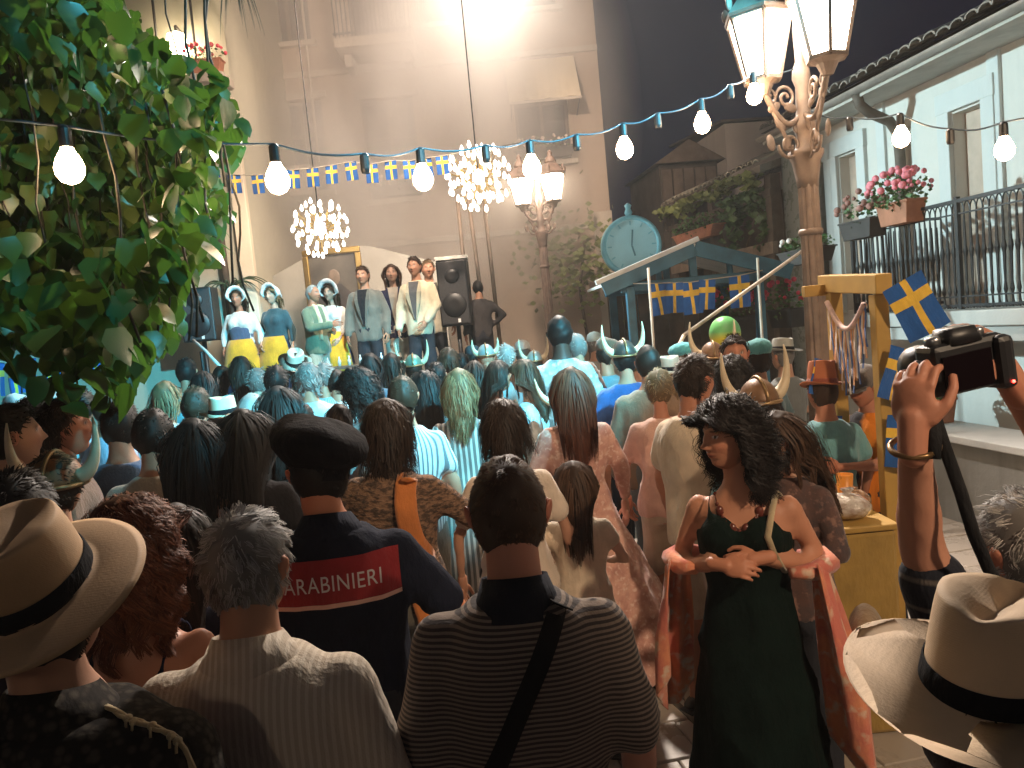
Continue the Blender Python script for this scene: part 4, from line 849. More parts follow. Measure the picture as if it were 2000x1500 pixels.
# ---- head with face
def g2(x, z, cx, cz, sx, sz): return np.exp(-((x - cx) / sx) ** 2 - ((z - cz) / sz) ** 2)
HEADC = {}
def head_geo(nu, nv, sex):
    key = (nu, nv, sex)
    if key in HEADC: return HEADC[key]
    t = np.arange(nu) / nu * 2 * np.pi - np.pi; th = t - .55 * np.sin(t)            # 0 = front, denser there
    ph = (np.arange(nv) + .3) / (nv - .4) * np.pi; th, ph = np.meshgrid(th, ph)
    d = np.stack([np.sin(th) * np.sin(ph), np.cos(th) * np.sin(ph), np.cos(ph)], -1).reshape(-1, 3)
    P = d * np.array([.0755, .094, .117]); x, y, z = P.T.copy(); fr = np.clip(d[:, 1], 0, 1)
    lo = np.clip(-z / .117, 0, 1); x *= 1 - (.30 if sex == 'f' else .22) * lo ** 1.6; y = np.where(y < 0, y * (1 - .45 * lo ** 1.2), y * (1 - .10 * lo)); y += .020 * lo
    up = np.clip(z / .117, 0, 1); y = np.where(y > 0, y * (1 - .10 * up ** 2), y * (1 + .05 * up)); x *= 1 - .04 * up
    f = fr ** 1.2; Xa = np.abs(x)
    y += f * (.010 * g2(x, z, 0, .012, .010, .022) + .025 * g2(x, z, 0, -.016, .0125, .014) + .012 * g2(Xa, z, .011, -.022, .007, .007))
    y += f * (.006 * g2(Xa, z, .030, .034, .022, .009) - .012 * g2(Xa, z, .031, .017, .014, .011) + .0055 * g2(Xa, z, .031, .0155, .0095, .0062))
    y += f * (.0075 * g2(x, z, 0, -.0475, .020, .0055) + .0075 * g2(x, z, 0, -.0575, .018, .0055) - .0025 * g2(x, z, 0, -.0525, .024, .0022) - .004 * g2(x, z, 0, -.069, .02, .006))
    y += f * (.013 * g2(x, z, 0, -.092, .022, .017) + .007 * g2(Xa, z, .043, -.018, .022, .022) - .006 * g2(Xa, z, .047, -.055, .016, .02))
    P = np.stack([x, y, z], 1); F = []
    for i in range(nv - 1):
        for j in range(nu): a = i * nu + j; b_ = i * nu + (j + 1) % nu; F.append((a, a + nu, b_ + nu, b_))
    F.append(tuple(range(nu))[::-1][::-1]); F.append(tuple(range((nv - 1) * nu, nv * nu))[::-1])
    e = MB()
    for s_ in (-1, 1):
        e.ell((s_ * .079, -.006, -.002), (.008, .019, .032), roty(s_ * .18) @ rotx(-.2), 12, 9); e.ell((s_ * .084, -.012, .002), (.007, .016, .027), roty(s_ * .3) @ rotx(-.2) @ rotz(-s_ * .4), 12, 9)
    HEADC[key] = (P, F, e.verts(), e.F, fr); return HEADC[key]
def face_cols(P, skin, browc, fr, lipk=1.0, deep=.6):
    x, y, z = P.T; Xa = np.abs(x); c = np.tile(np.asarray(skin, float), (len(P), 1)); front = (y > .04)
    def mixc(w, col): nonlocal c; w = (w * front)[:, None]; c = c * (1 - w) + np.asarray(col) * w
    mixc(.45 * g2(Xa, z, .042, -.02, .02, .02), sc(skin, 1.0)[:1] + tuple(v * .72 for v in skin[1:]))
    mixc(np.clip(1.3 * g2(x, z, 0, -.0525, .021, .0085) - .15, 0, .8) * lipk, (skin[0] * .72, skin[1] * .38, skin[2] * .40))
    mixc(np.clip(1.6 * g2(Xa, z - (Xa - .03) * -.08, .032, .0345, .017, .0042) - .25, 0, .9), browc)
    ex = np.clip(2.4 * g2(Xa, z, .031, .0155, .0115, .0058) - .7, 0, 1); mixc(np.clip(1.8 * g2(Xa, z, .031, .0165, .0145, .0085) - .4, 0, .8), sc(skin, deep)); mixc(ex, (.62, .60, .57)); mixc(np.clip(3 * g2(Xa, z, .031, .0155, .0055, .0058) - .9, 0, 1), (.03, .02, .015))
    mixc(np.clip(2 * g2(x, z, 0, -.0525, .019, .0016) - .3, 0, .7), sc(skin, .25)); mixc(np.clip(1.5 * g2(Xa, z, .0065, -.030, .004, .003) - .4, 0, .6), sc(skin, .25)); return c
SKINM = vcol('skin', .52, .35, 90); HAIRM = vcol('hair', .58, .28)
# ---- hair
def hairline(az, style):   # elevation (deg) where hair begins, az deg from the front
    xs, ys = (0, 45, 65, 80, 95, 115, 180), {'short': (46, 38, 24, 6, -8, -40, -52), 'recede': (62, 50, 28, 8, -6, -40, -52), 'fringe': (26, 24, 12, -4, -20, -40, -46), 'long': (46, 40, 22, -6, -40, -60, -62)}[style]
    return np.interp(az, xs, ys)
def ribbons(L, nor, w, taper=True):
    n, k, _ = L.shape; T = np.gradient(L, axis=1); S = np.cross(T, nor[:, None, :] if nor.ndim == 2 else nor); S /= np.maximum(1e-9, np.linalg.norm(S, axis=2, keepdims=True))
    w = np.broadcast_to(np.asarray(w, float), (n,)); S *= (w[:, None] * np.linspace(1, .35, k))[:, :, None]
    V = np.stack([L - S, L + S], 2).reshape(-1, 3); base = (np.arange(n) * k * 2)[:, None] + (np.arange(k - 1) * 2)[None, :]; base = base.ravel()
    return V, np.stack([base, base + 1, base + 3, base + 2], 1)
def hair(style, color, n, M, parent, seed=0, length=.3, vol=.012, w=.0016, k=None, curl=0.0, lift=.35, line=None, grey=0.0, part=0.0, wild=.25, name='hair', slim=1.0, clump=.6, lock=22):
    """style: short | long | curly ; M = 4x4 head matrix; hair in head coordinates then moved by M"""
    r = np.random.default_rng(seed); line = line or ('short' if style == 'short' else 'long'); nu, nv = 40, 28
    t = np.arange(nu) / nu * 2 * np.pi - np.pi; ph = (np.arange(nv) + .3) / (nv - .4) * np.pi; T, PH = np.meshgrid(t, ph)
    d = np.stack([np.sin(T) * np.sin(PH), np.cos(T) * np.sin(PH), np.cos(PH)], -1).reshape(-1, 3); el = np.degrees(np.arcsin(np.clip(d[:, 2], -1, 1))); az = np.abs(np.degrees(np.arctan2(d[:, 0], d[:, 1])))
    E = np.array([.0765, .096, .119]); m_ = np.clip((el - hairline(az, line)) / 9 + .3, 0, 1)
    lo = np.clip(-d[:, 2], 0, 1); sh = np.ones((len(d), 3)); sh[:, 0] = 1 - .22 * lo ** 1.6; sh[:, 1] = np.where(d[:, 1] < 0, 1 - .45 * lo ** 1.2, 1)
    nz = sines(d, 9, seed + 3) * .25 + 1
    P = d * E * sh * (1 - .10 * (1 - m_))[:, None] + d * (vol * m_ * nz)[:, None] + np.array([0, -.003, 0])
    F = []
    for i in range(nv - 1):
        for j in range(nu): a = i * nu + j; b_ = i * nu + (j + 1) % nu; F.append((a, a + nu, b_ + nu, b_))
    V0 = [P]; F0 = [np.array(F)]; C0 = [np.tile(np.asarray(color) * .55, (len(P), 1))]
    # strands
    q = r.normal(size=(n * 3, 3)); q /= np.linalg.norm(q, axis=1, keepdims=True); el = np.degrees(np.arcsin(q[:, 2])); az = np.abs(np.degrees(np.arctan2(q[:, 0], q[:, 1])))
    q = q[el > hairline(az, line) + r.normal(size=len(q)) * 2][:n]; n = len(q); lo = np.clip(-q[:, 2], 0, 1); sh = np.ones((n, 3)); sh[:, 0] = 1 - .22 * lo ** 1.6; sh[:, 1] = np.where(q[:, 1] < 0, 1 - .45 * lo ** 1.2, 1)
    root = q * E * sh * 1.0 + q * vol * .55; nor = q / E; nor /= np.linalg.norm(nor, axis=1, keepdims=True)
    down = np.array([0, 0, -1.]); tan = down - nor * (nor @ down)[:, None]; tan /= np.maximum(.15, np.linalg.norm(tan, axis=1, keepdims=True))
    if style == 'short':
        k = k or 4; cr = np.array([.01, -.5, .85]); rad = q - cr; tan = rad - nor * np.sum(rad * nor, 1)[:, None]; tan /= np.maximum(.2, np.linalg.norm(tan, axis=1, keepdims=True))
        ln = length * (.7 + .6 * r.random(n)) * (.55 + .45 * np.clip(q[:, 2] + .5, 0, 1)); L = [root]; v = tan * (1 - lift) + nor * lift + r.normal(size=(n, 3)) * wild
        for i in range(k - 1):
            v = v / np.linalg.norm(v, axis=1, keepdims=True); L.append(L[-1] + v * (ln / (k - 1))[:, None]); v = v + tan * .25 - nor * .22 * (i + 1) / k + r.normal(size=(n, 3)) * (wild * .5 + curl)
    else:
        k = k or 12; ln = length * (.82 + .3 * r.random(n)); L = [root]; side = np.sign(q[:, 0] - part); v = tan + nor * lift * (1 - .75 * np.clip(q[:, 1:2] * 1.3, 0, 1)) + np.stack([side * .35 * np.clip(q[:, 2], 0, 1), -.25 * np.clip(q[:, 1] + .25, 0, 1), np.zeros(n)], 1) + r.normal(size=(n, 3)) * wild * .4; ph1 = r.random(n) * 6.28; fq = 5 + 4 * r.random(n)
        for i in range(1, k):
            v = v * .62 + down * .30 + r.normal(size=(n, 3)) * wild * .22
            vv = v / np.linalg.norm(v, axis=1, keepdims=True); p = L[-1] + vv * (ln / (k - 1))[:, None]
            g = E * 1.0 + vol * (.75 if style == 'long' else 1.0); s_ = np.sqrt(np.sum((p / g) ** 2, 1)); ins = (s_ < 1.02) & (p[:, 2] > -.09); p[ins] *= (1.03 / np.maximum(s_[ins], .4))[:, None]
            fc = (p[:, 1] > .012) & (np.abs(p[:, 0]) < .086) & (p[:, 2] < .080) & (p[:, 2] > -.17); sd = np.where(q[:, 0] >= part * .08, 1, -1); p[:, 0] = np.where(fc, sd * (.080 + .016 * r.random(n)), p[:, 0]); fb = (p[:, 2] < .045) & (p[:, 2] > -.2) & (np.abs(p[:, 0]) < .13); p[:, 1] = np.where(fb, np.minimum(p[:, 1], .018 + .02 * r.random(n)), p[:, 1])
            if style == 'long':
                back = (p[:, 2] < -.05) & (np.abs(p[:, 0]) < .14); ylim = -np.interp(-p[:, 2], (.05, .13, .24, .4, .7), (.085, .085, .135, .15, .145)); p[:, 1] = np.where(back & (q[:, 1] < .35), np.minimum(p[:, 1], ylim + r.normal(size=n) * .012), p[:, 1])
                lim = np.interp(-p[:, 2], (-.1, .1, .3, .7), (.2, .105 * slim, .095 * slim, .065 * slim)); p[:, 0] = np.clip(p[:, 0], -lim, lim)
            L.append(p)
        if curl:
            x_, y_ = np.cross(tan, nor), nor
            for i in range(1, k): a = ph1 + i * fq * .22; L[i] = L[i] + (x_ * np.cos(a)[:, None] + y_ * np.sin(a)[:, None]) * curl * min(1, i / 3)
    L = np.stack(L, 1)
    if clump and n > 40:
        npar = max(12, n // lock); par = r.choice(n, npar, replace=False); D = ((root[:, None, :] - root[par][None]) ** 2).sum(2); own = par[np.argmin(D, 1)]
        tt = (np.linspace(0, 1, L.shape[1]) ** .8 * clump)[None, :, None]; L = L * (1 - tt) + (L[own] + (root - root[own])[:, None, :] * .35) * tt
    V, Fq = ribbons(L, nor, w * (.7 + .6 * r.random(n))); cc = np.asarray(color)[None] * (.55 + .9 * r.random((n, 1))); 
    if grey: gm = r.random((n, 1)) < grey; cc = np.where(gm, np.array([[.42, .40, .37]]) * (.7 + .5 * r.random((n, 1))), cc)
    V0.append(V); F0.append(Fq + len(P)); C0.append(np.repeat(cc, k * 2, 0))
    if style == 'long' and length > .26:      # opaque core of the hanging hair
        rings = []; zz = np.linspace(.03, -length * .9, 9)
        for z in zz:
            wd = np.interp(-z, (-.05, .1, .3, .7), (.070, .078, .074, .05)) * slim; yy = -np.interp(-z, (-.05, .1, .16, .24, .7), (.045, .06, .09, .125, .14)); a = np.arange(16) / 16 * 2 * np.pi
            rings.append(np.stack([np.cos(a) * wd * .92, yy + np.sin(a) * (.035 if z > -.15 else .022), np.full(16, z) + .015 * np.cos(a * 3)], 1))
        b = MB(); b.loft(rings, cap=False); off = sum(len(v) for v in V0); V0.append(b.verts()); F0.append(np.array(b.F) + off); C0.append(np.tile(np.asarray(color) * .5, (b.n, 1)))
    V = np.concatenate(V0); V = V @ np.array(M)[:3, :3].T + np.array(M)[:3, 3]
    m = np_mesh(name, V, np.concatenate(F0), HAIRM, np.concatenate(C0)); o = bpy.data.objects.new(name, m); return link(o, parent)
# ---- hats (built in head coordinates)
STRAWN = {}
def straw(c):
    if c in STRAWN: return STRAWN[c]
    n = N('woven_straw'); o = n.xyz(); wv = n.n('TexWave', wave_type='BANDS', bands_direction='Z'); wv.inputs['Scale'].default_value = 120; wv.inputs['Distortion'].default_value = 3; n.l(n.obj(), wv.inputs[0]); f = n.noise(7, 4); f2 = n.noise(220, 2)
    n.set(Base_Color=n.mix(n.ramp(f, .3, .7), sc(c, .82), sc(c, 1.12)), Roughness=.75); n.bump(n.math('ADD', n.math('MULTIPLY', wv.outputs['Fac'], .25), f2), .18, .002); STRAWN[c] = n.m; return n.m
def to_head(mb, M):
    A = np.array(M); mb.V = [v @ A[:3, :3].T + A[:3, 3] for v in mb.V]; return mb
def panama(parent, M, c, band, brim=.075, crown=.125, tilt=0.0, roll=0.0, name='hat', side=.016):
    q = Matrix.Translation((0, -.008, .052)) @ Matrix.Rotation(tilt, 4, 'X') @ Matrix.Rotation(roll, 4, 'Y'); M = M @ q; b = MB(); n = 56; a = np.arange(n) / n * 2 * np.pi; ca_, sa_ = np.cos(a), np.sin(a)
    rx, ry = .083, .103; rings = []
    for t in np.linspace(1, 0, 7): # brim from the outer edge inwards
        e = brim * t; z = side * t * t * np.abs(ca_) ** 1.5 - .014 * t * t * np.clip(sa_, 0, 1) + .004 * np.sin(a * 2 + 1) * t; rings.append(np.stack([ca_ * (rx + e), sa_ * (ry + e), z], 1))
    for s_ in np.linspace(0, 1, 12)[1:]:
        z = crown * math.sin(min(1, s_ * 1.25) * math.pi / 2) if s_ < .8 else crown; k = (1 - .17 * min(1, s_ / .8)) * (1 if s_ < .72 else math.cos((s_ - .72) / .28 * math.pi / 2) * .995 + .005)
        x = ca_ * rx * k; y = sa_ * ry * k; zz = np.full(n, z)
        top = np.clip((s_ - .55) / .3, 0, 1); zz -= top * .030 * np.exp(-(x / .022) ** 2) * (.5 + .5 * (y > -.06)); zz -= top * .014 * np.clip(y / .09, 0, 1); pin = np.clip((s_ - .35) / .4, 0, 1) * np.clip(sa_, 0, 1) ** 2; x *= 1 - .20 * pin
        rings.append(np.stack([x, y, zz], 1))
    b.loft(rings, cap=True); to_head(b, M); h = mk(name, b, straw(c), parent, True); s_ = h.modifiers.new('thick', 'SOLIDIFY'); s_.thickness = .003
    b = MB(); rr_ = []
    for z, o_ in ((.004, .0025), (.006, .0045), (.034, .0035), (.036, .0015)):
        k = 1 - .17 * min(1, (math.asin(min(1, z / crown)) / (math.pi / 2) / 1.25) / .8); rr_.append(np.stack([ca_ * (rx * k + o_), sa_ * (ry * k + o_), np.full(n, z)], 1))
    b.loft(rr_, cap=False); to_head(b, M); mk('hat_band', b, band, parent, True); return h
HORNM = paint('cream_horn', (.62, .50, .33), .5, .15, 12, .1); HELM = paint('brown_helmet', (.17, .09, .045), .45, .35, 10, .25, .2); HELMT = paint('bronze_rim', (.30, .19, .09), .4, .3, 12, .2, .6)
def helmet(parent, M, mat=None, hs=1.0, roll=0, tilt=0, drop=0.0):
    M = M @ Matrix.Translation((0, 0, .01 - drop)) @ Matrix.Rotation(tilt, 4, 'X') @ Matrix.Rotation(roll, 4, 'Y'); n = 28; a = np.arange(n) / n * 2 * np.pi; b = MB(); rings = []
    for t in np.linspace(0, 1, 9): p = t * math.pi / 2 * .97; rings.append(np.stack([np.cos(a) * .094 * math.cos(p), np.sin(a) * .112 * math.cos(p), np.full(n, .025 + .125 * math.sin(p))], 1))
    b.loft(rings); to_head(b, M); h = mk('helmet', b, mat or HELM, parent, True)
    b = MB(); pts = [(math.cos(t) * .096, math.sin(t) * .114, .03) for t in np.linspace(0, 2 * math.pi, 25)]; b.tube(pts, .010, 6, sx=1.5); b.tube([(0, .114 * math.cos(t), .03 + .126 * math.sin(t)) for t in np.linspace(.05, math.pi - .05, 14)], .009, 6); to_head(b, M); mk('helmet_rim', b, HELMT, parent, True)
    for s_ in (-1, 1):
        t = np.linspace(0, 1, 12); x = s_ * (.085 + hs * (.065 * np.sin(t * 1.9))); z = .055 + hs * (.20 * t ** 1.35 - .018 * np.sin(t * 3.1)); b = MB(); b.tube(np.stack([x, t * 0 - .005, z], 1), .031 * (1 - t) ** .8 + .003, 10); to_head(b, M); mk('horn', b, HORNM, parent, True)
    return h
def bonnet(parent, M, c=(.75, .74, .72), s_=1.0):
    b = MB(); n = 26; a = np.arange(n) / n * 2 * np.pi; rings = []
    for y, k in ((.062, .98), (.072, 1.30), (.075, 1.55), (.055, 1.50), (.02, 1.22), (-.03, 1.18), (-.08, 1.0), (-.11, .6), (-.12, .1)): kk = .94 + (k * s_ - .94) * np.clip((np.sin(a) + .75) / .75, 0, 1); rings.append(np.stack([np.cos(a) * .092 * kk, np.full(n, y) - .03 * (np.sin(a) < -.2) + .006 * np.sin(a * 9), .02 + np.sin(a) * .105 * kk * np.where(np.sin(a) < 0, .85, 1)], 1))
    b.loft(rings, cap=False); to_head(b, M); o = mk('bonnet', b, fabric(c, name='white_linen'), parent, True); m = o.modifiers.new('t', 'SOLIDIFY'); m.thickness = .004; return o
def flatcap(parent, M, mat, visor=True, r=.094, puff=.0, name='cap', visorlen=.07):
    b = MB(); n = 28; a = np.arange(n) / n * 2 * np.pi; rings = []
    for k, z in ((1, .035), (1.02 + puff, .06), (1.02 + puff * 1.4, .085), (.9 + puff, .118), (.6 + puff * .5, .137), (.15, .143)): rings.append(np.stack([np.cos(a) * r * .9 * k, np.sin(a) * r * 1.12 * k, np.full(n, z) - .012 * np.sin(a)], 1))
    b.loft(rings); to_head(b, M); o = mk(name, b, mat, parent, True)
    if visor:
        b = MB(); P = []
        for i in range(9):
            t = -1.1 + 2.2 * i / 8; d_ = np.array([math.sin(t) * r * .92, math.cos(t) * r * 1.1, .038]); P.append((d_, d_ + np.array([math.sin(t) * .02, visorlen * math.cos(t * .9), -.012])))
        b.loft([np.array([p[0], p[1], p[1] + [0, 0, .005], p[0] + [0, 0, .005]]) for p in P]); to_head(b, M); mk('cap_visor', b, mat, parent, True)
    return o
# ---- the person
def ring(z, rx, ry, cx=0, cy=0, n=28, e=2.4):
    a = np.arange(n) / n * 2 * np.pi; c, s_ = np.cos(a), np.sin(a)
    return np.stack([cx + np.sign(c) * np.abs(c) ** (2 / e) * rx, cy + np.sign(s_) * np.abs(s_) ** (2 / e) * ry, np.full(n, z)], 1)
ARM = {'down': ((.245, -.02, 1.14), (.255, .05, .90)), 'front': ((.255, .00, 1.15), (.07, .22, 1.10)), 'hold': ((.25, .14, 1.20), (.13, .28, 1.44)), 'akimbo': ((.37, -.06, 1.17), (.19, .03, 1.03)), 'pocket': ((.265, -.06, 1.15), (.21, .07, .95)), 'up': ((.24, .16, 1.52), (.16, .22, 1.77)), 'low': ((.24, 0, 1.15), (.14, .17, .96))}
TORSO = {'m': [(.80, .150, .110, 0), (.90, .160, .115, 0), (1.0, .155, .112, 0), (1.10, .152, .108, 0), (1.22, .168, .115, -.004), (1.32, .174, .112, -.010), (1.375, .152, .098, -.014), (1.415, .112, .080, -.016), (1.45, .080, .068, -.016), (1.485, .060, .058, -.012)],
         'f': [(.80, .155, .118, 0), (.90, .165, .122, -.004), (1.0, .148, .108, 0), (1.09, .126, .092, 0), (1.2, .142, .104, .002), (1.29, .150, .106, -.004), (1.355, .132, .09, -.012), (1.40, .095, .07, -.014), (1.44, .062, .056, -.012), (1.475, .05, .048, -.010)]}
def person(x, y, h, yaw, label, sex='m', z0=0.0, skin=(.46, .27, .18), near=0, arms=('down', 'down'), hy=0, hp=0, hroll=0, hairdo=None, hat=None, top=None, bottom=None, build=1.0, group='people in the crowd', cat='person', brow=(.05, .03, .02), hands=('relax', 'relax'), legs=True, seed=None, name='person', shoes=(.03, .025, .02), lipk=1.0, lean=0.0, headscale=.955, headres=None):
    """near: 2 = a few pixels from the lens, 1 = middle, 0 = far crowd. Local frame: +Y is where the body faces."""
    seed = seed if seed is not None else int(abs(x * 131 + y * 977)) % 9973; rs = np.random.default_rng(seed)
    p = empty(name, (x, y, z0), R(yaw), label, cat, group)
    if lean: p.rotation_euler = (R(lean), 0, R(yaw)); p.rotation_mode = 'XYZ'
    s = h / 1.728; sw = .165 if sex == 'm' else .148; bw = build; vox = (.034, .027, .017)[near]; vc = (.028, .021, .014)[near]; legs = legs and near > 0
    Mh = Matrix.Scale(s, 4) @ Matrix.Translation((0, -.012, 1.513)) @ Matrix.Rotation(R(hy), 4, 'Z') @ Matrix.Rotation(R(hp), 4, 'X') @ Matrix.Rotation(R(hroll), 4, 'Y') @ Matrix.Translation((0, .024, .095)) @ Matrix.Scale(headscale, 4)
    A = np.array(Mh)
    # arms
    S, E_, Wr = [], [], []
    for i, sg_ in ((0, -1), (1, 1)):
        a = ARM[arms[i]] if isinstance(arms[i], str) else arms[i]; jit = rs.normal(size=3) * .008
        S.append(np.array([sg_ * sw * (.5 + .5 * bw), -.012, 1.362])); E_.append(np.array([sg_ * a[0][0], a[0][1], a[0][2]]) + jit); Wr.append(np.array([sg_ * a[1][0], a[1][1], a[1][2]]))
    kf = 1.0 if sex == 'm' else .84
    def limbs(b, off, frac, flare=0.0):
        for i in range(2):
            u = S[i] + (E_[i] - S[i]) * min(1, frac); b.ell(S[i] + [0, 0, -.012], (.058 * kf + off, .058 * kf + off, .048 * kf + off)); b.capsule(S[i], u, .051 * kf + off, .046 * kf + (.041 - .046) * kf * min(1, frac) + off + flare, 14, 4)
            if frac > 1: v = E_[i] + (Wr[i] - E_[i]) * (frac - 1); b.capsule(E_[i], v, .043 * kf + off, .031 * kf + off + flare, 14, 4)
    def torso(b, off, z_lo=.8, z_hi=9, flare=0.0):
        rg_ = []
        for z, rx, ry, cy in TORSO[sex]:
            if z < z_lo - .06 or z > z_hi: continue
            zz = max(z, z_lo); rg_.append(ring(zz, rx * bw + off + flare * max(0, 1.1 - zz), ry * (.6 + .4 * bw) * (1 + .35 * (bw - 1)) + off + flare * max(0, 1.1 - zz), 0, cy + (.018 * (bw - 1) * 6 if z < 1.2 else 0)))
        b.loft(rg_)
        if sex == 'f' and z_hi > 1.3:
            for sg_ in (-1, 1): b.ell((sg_ * .068, .075, 1.275), (.062 + off, .055 + off, .062 + off))
    hips = [np.array([sg_ * .082 * bw, 0, .90]) for sg_ in (-1, 1)]; knees = [np.array([sg_ * .10, .02, .49]) for sg_ in (-1, 1)]; ank = [np.array([sg_ * .115, -.02, .085]) for sg_ in (-1, 1)]
    # body
    b = MB(); torso(b, -.010 if top and top.get('k') != 'tank' else -.003); limbs(b, -.004 if top and top.get('sl', 2) > 1 else 0, 1.0)
    for i in range(2): b.capsule(E_[i], Wr[i], .041 * kf, .027 * kf, 14, 4); m_ = E_[i] + (Wr[i] - E_[i]) * .25; b.ell(m_, (.042 * kf,) * 3)
    nk = .056 if sex == 'm' else .046; b.capsule((0, -.016, 1.43), A[:3, 3] / s + [0, -.02, -.06], nk * 1.08, nk, 16, 4)
    b.capsule((0, -.03, 1.42), A[:3, 3] / s + [0, -.035, -.03], nk * .95, nk * .9, 16, 4)
    if legs:
        for i in range(2): b.capsule(hips[i], knees[i], .080 * bw, .052, 14, 4); b.capsule(knees[i], ank[i], .053, .036, 14, 4); b.ell(knees[i] * .6 + ank[i] * .4 + [0, -.018, 0], (.05, .052, .11)); b.capsule(ank[i] + [0, -.01, -.045], ank[i] + [.01 * (1 if i else -1), .13, -.055], .036, .028, 10, 3)
    b.V = [v * s for v in b.V]
    nu, nv = headres or ((24, 18), (40, 30), (56, 42))[near]; HP, HF, EP, EF, fr = head_geo(nu, nv, sex)
    def post(o, Wr=Wr, E_=E_):
        m = o.data; V = [mverts(m)]; F = mfaces(m); C = [np.tile(np.asarray(skin), (len(V[0]), 1)) * (1 + .06 * sines(V[0], 14, seed))[:, None]]; n0 = len(V[0])
        V.append(HP @ A[:3, :3].T + A[:3, 3]); C.append(face_cols(HP, skin, brow, fr, lipk, .6 if near == 2 else .38)); F += [tuple(i + n0 for i in f) for f in HF]; n0 += len(HP)
        V.append(EP @ A[:3, :3].T + A[:3, 3]); C.append(np.tile(np.array(skin) * [1.05, .85, .8], (len(EP), 1))); F += [tuple(i + n0 for i in f) for f in EF]; n0 += len(EP)
        for i, sg_ in ((0, -1), (1, 1)):
            HV, HFc = HANDS['far' if near == 0 else 'mid' if near == 1 else hands[i] if isinstance(hands[i], str) else hands[i][0]]
            f = nrm(Wr[i] - E_[i]) if isinstance(hands[i], str) else nrm(hands[i][1]); up = np.array([sg_, .25, .2]) if isinstance(hands[i], str) else np.asarray(hands[i][2], float)   # back of the hand
            up = nrm(up - f * np.dot(up, f)); xx = np.cross(f, up); B = np.stack([xx, f, up], 1)
            hv = HV.copy(); hv[:, 0] *= -sg_ if isinstance(hands[i], str) else (hands[i][3] if len(hands[i]) > 3 else -sg_)
            flip = (hv[0, 0] * HV[0, 0] < 0); V.append((hv * (.93 if sex == 'm' else .84) @ B.T + Wr[i]) * s); C.append(np.tile(np.asarray(skin) * [1.02, .93, .9], (len(hv), 1))); F += [tuple(k + n0 for k in (f_[::-1] if flip else f_)) for f_ in HFc]; n0 += len(hv)
        mm = bpy.data.meshes.new('body'); mm.from_pydata(np.concatenate(V).tolist(), [], F); mm.polygons.foreach_set('use_smooth', [True] * len(mm.polygons)); mm.materials.append(SKINM); set_col(mm, np.clip(np.concatenate(C), 0, 1)); o.data = mm; bpy.data.meshes.remove(m)
    queue('body', b, SKINM, p, vox * s, post, 4)
    def wrinkle(amp, fz=1.0):
        def f(o):
            m = o.data; V = mverts(m); Nn = mnorms(m); Q = V * np.array([1, 1, .55 * fz]); k = np.clip(1.45 * s - V[:, 2], 0.05, .5) / .35 + .25
            Q2 = V @ np.array([[1, 0, .35], [0, 1, 0], [-.35, 0, .4]]); V = V + Nn * (amp * k * (1.1 * (1 - 2 * np.abs(np.sin(sines(Q2, 16, seed + 1) * 2.2)) ** .6) + .5 * sines(Q, 50, seed + 2)))[:, None]; m.vertices.foreach_set('co', V.astype(np.float32).ravel()); m.update()
        return f
    # clothes
    if bottom:
        b = MB(); k = bottom['k']; m_ = bottom['m']
        if k in ('trousers', 'shorts'):
            off = .016; zc = bottom.get('hem', .10 if k == 'trousers' else .52); b.loft([ring(z, rx * bw + off, ry * bw + off, 0, cy) for z, rx, ry, cy in TORSO[sex] if z < 1.05])
            for i in range(2):
                b.capsule(hips[i], knees[i], .084 * bw + off, .058 + off, 14, 4) if zc < .5 else b.capsule(hips[i], hips[i] + (knees[i] - hips[i]) * (hips[i][2] - zc) / .41, .084 * bw + off, .07 + off, 14, 4)
                if zc < .5: b.capsule(knees[i], ank[i] + [0, 0, .03], .056 + off, .046 + off, 14, 4)
        else:
            hem, rad = bottom.get('hem', .1), bottom.get('r', .30); rg_ = []; n_ = 56; a = np.arange(n_) / n_ * 2 * np.pi
            for t in np.linspace(0, 1, 12):
                z = 1.06 + (hem - 1.06) * t; r_ = (.13 if sex == 'f' else .15) + .06 * min(1, t * 3.0) + (rad - .2) * t ** 1.1; fo = 1 + .07 * t * np.sin(a * 9 + seed % 7) + .035 * t * np.sin(a * 17 + 2); rg_.append(np.stack([np.cos(a) * r_ * fo, np.sin(a) * r_ * .86 * fo, np.full(n_, z)], 1))
            b.loft(rg_)
        b.V = [v * s for v in b.V]; queue({'trousers': 'trousers', 'shorts': 'shorts'}.get(k, 'skirt'), b, m_, p, vc * s * 1.15, wrinkle(.0035 if k != 'skirt' else .002, .5), 4)
    if top:
        b = MB(); k = top['k']; off = top.get('off', {'tee': .014, 'long': .013, 'jacket': .022, 'tank': .007, 'dress': .010}.get(k, .014)); hem = top.get('hem', .84)
        if k == 'tank': torso(b, off, hem, top.get('neck', 1.33))
        else: torso(b, off, hem, 1.46, top.get('flare', .03)); limbs(b, off - .004, top.get('sl', .62), .010 if top.get('sl', .62) < 1 else .002)
        if k == 'tank':
            for sg_ in (-1, 1): b.tube([(sg_ * .085, .095, 1.30), (sg_ * .10, .07, 1.385), (sg_ * .098, .0, 1.425), (sg_ * .09, -.07, 1.38), (sg_ * .07, -.10, 1.30)], .012, 8)
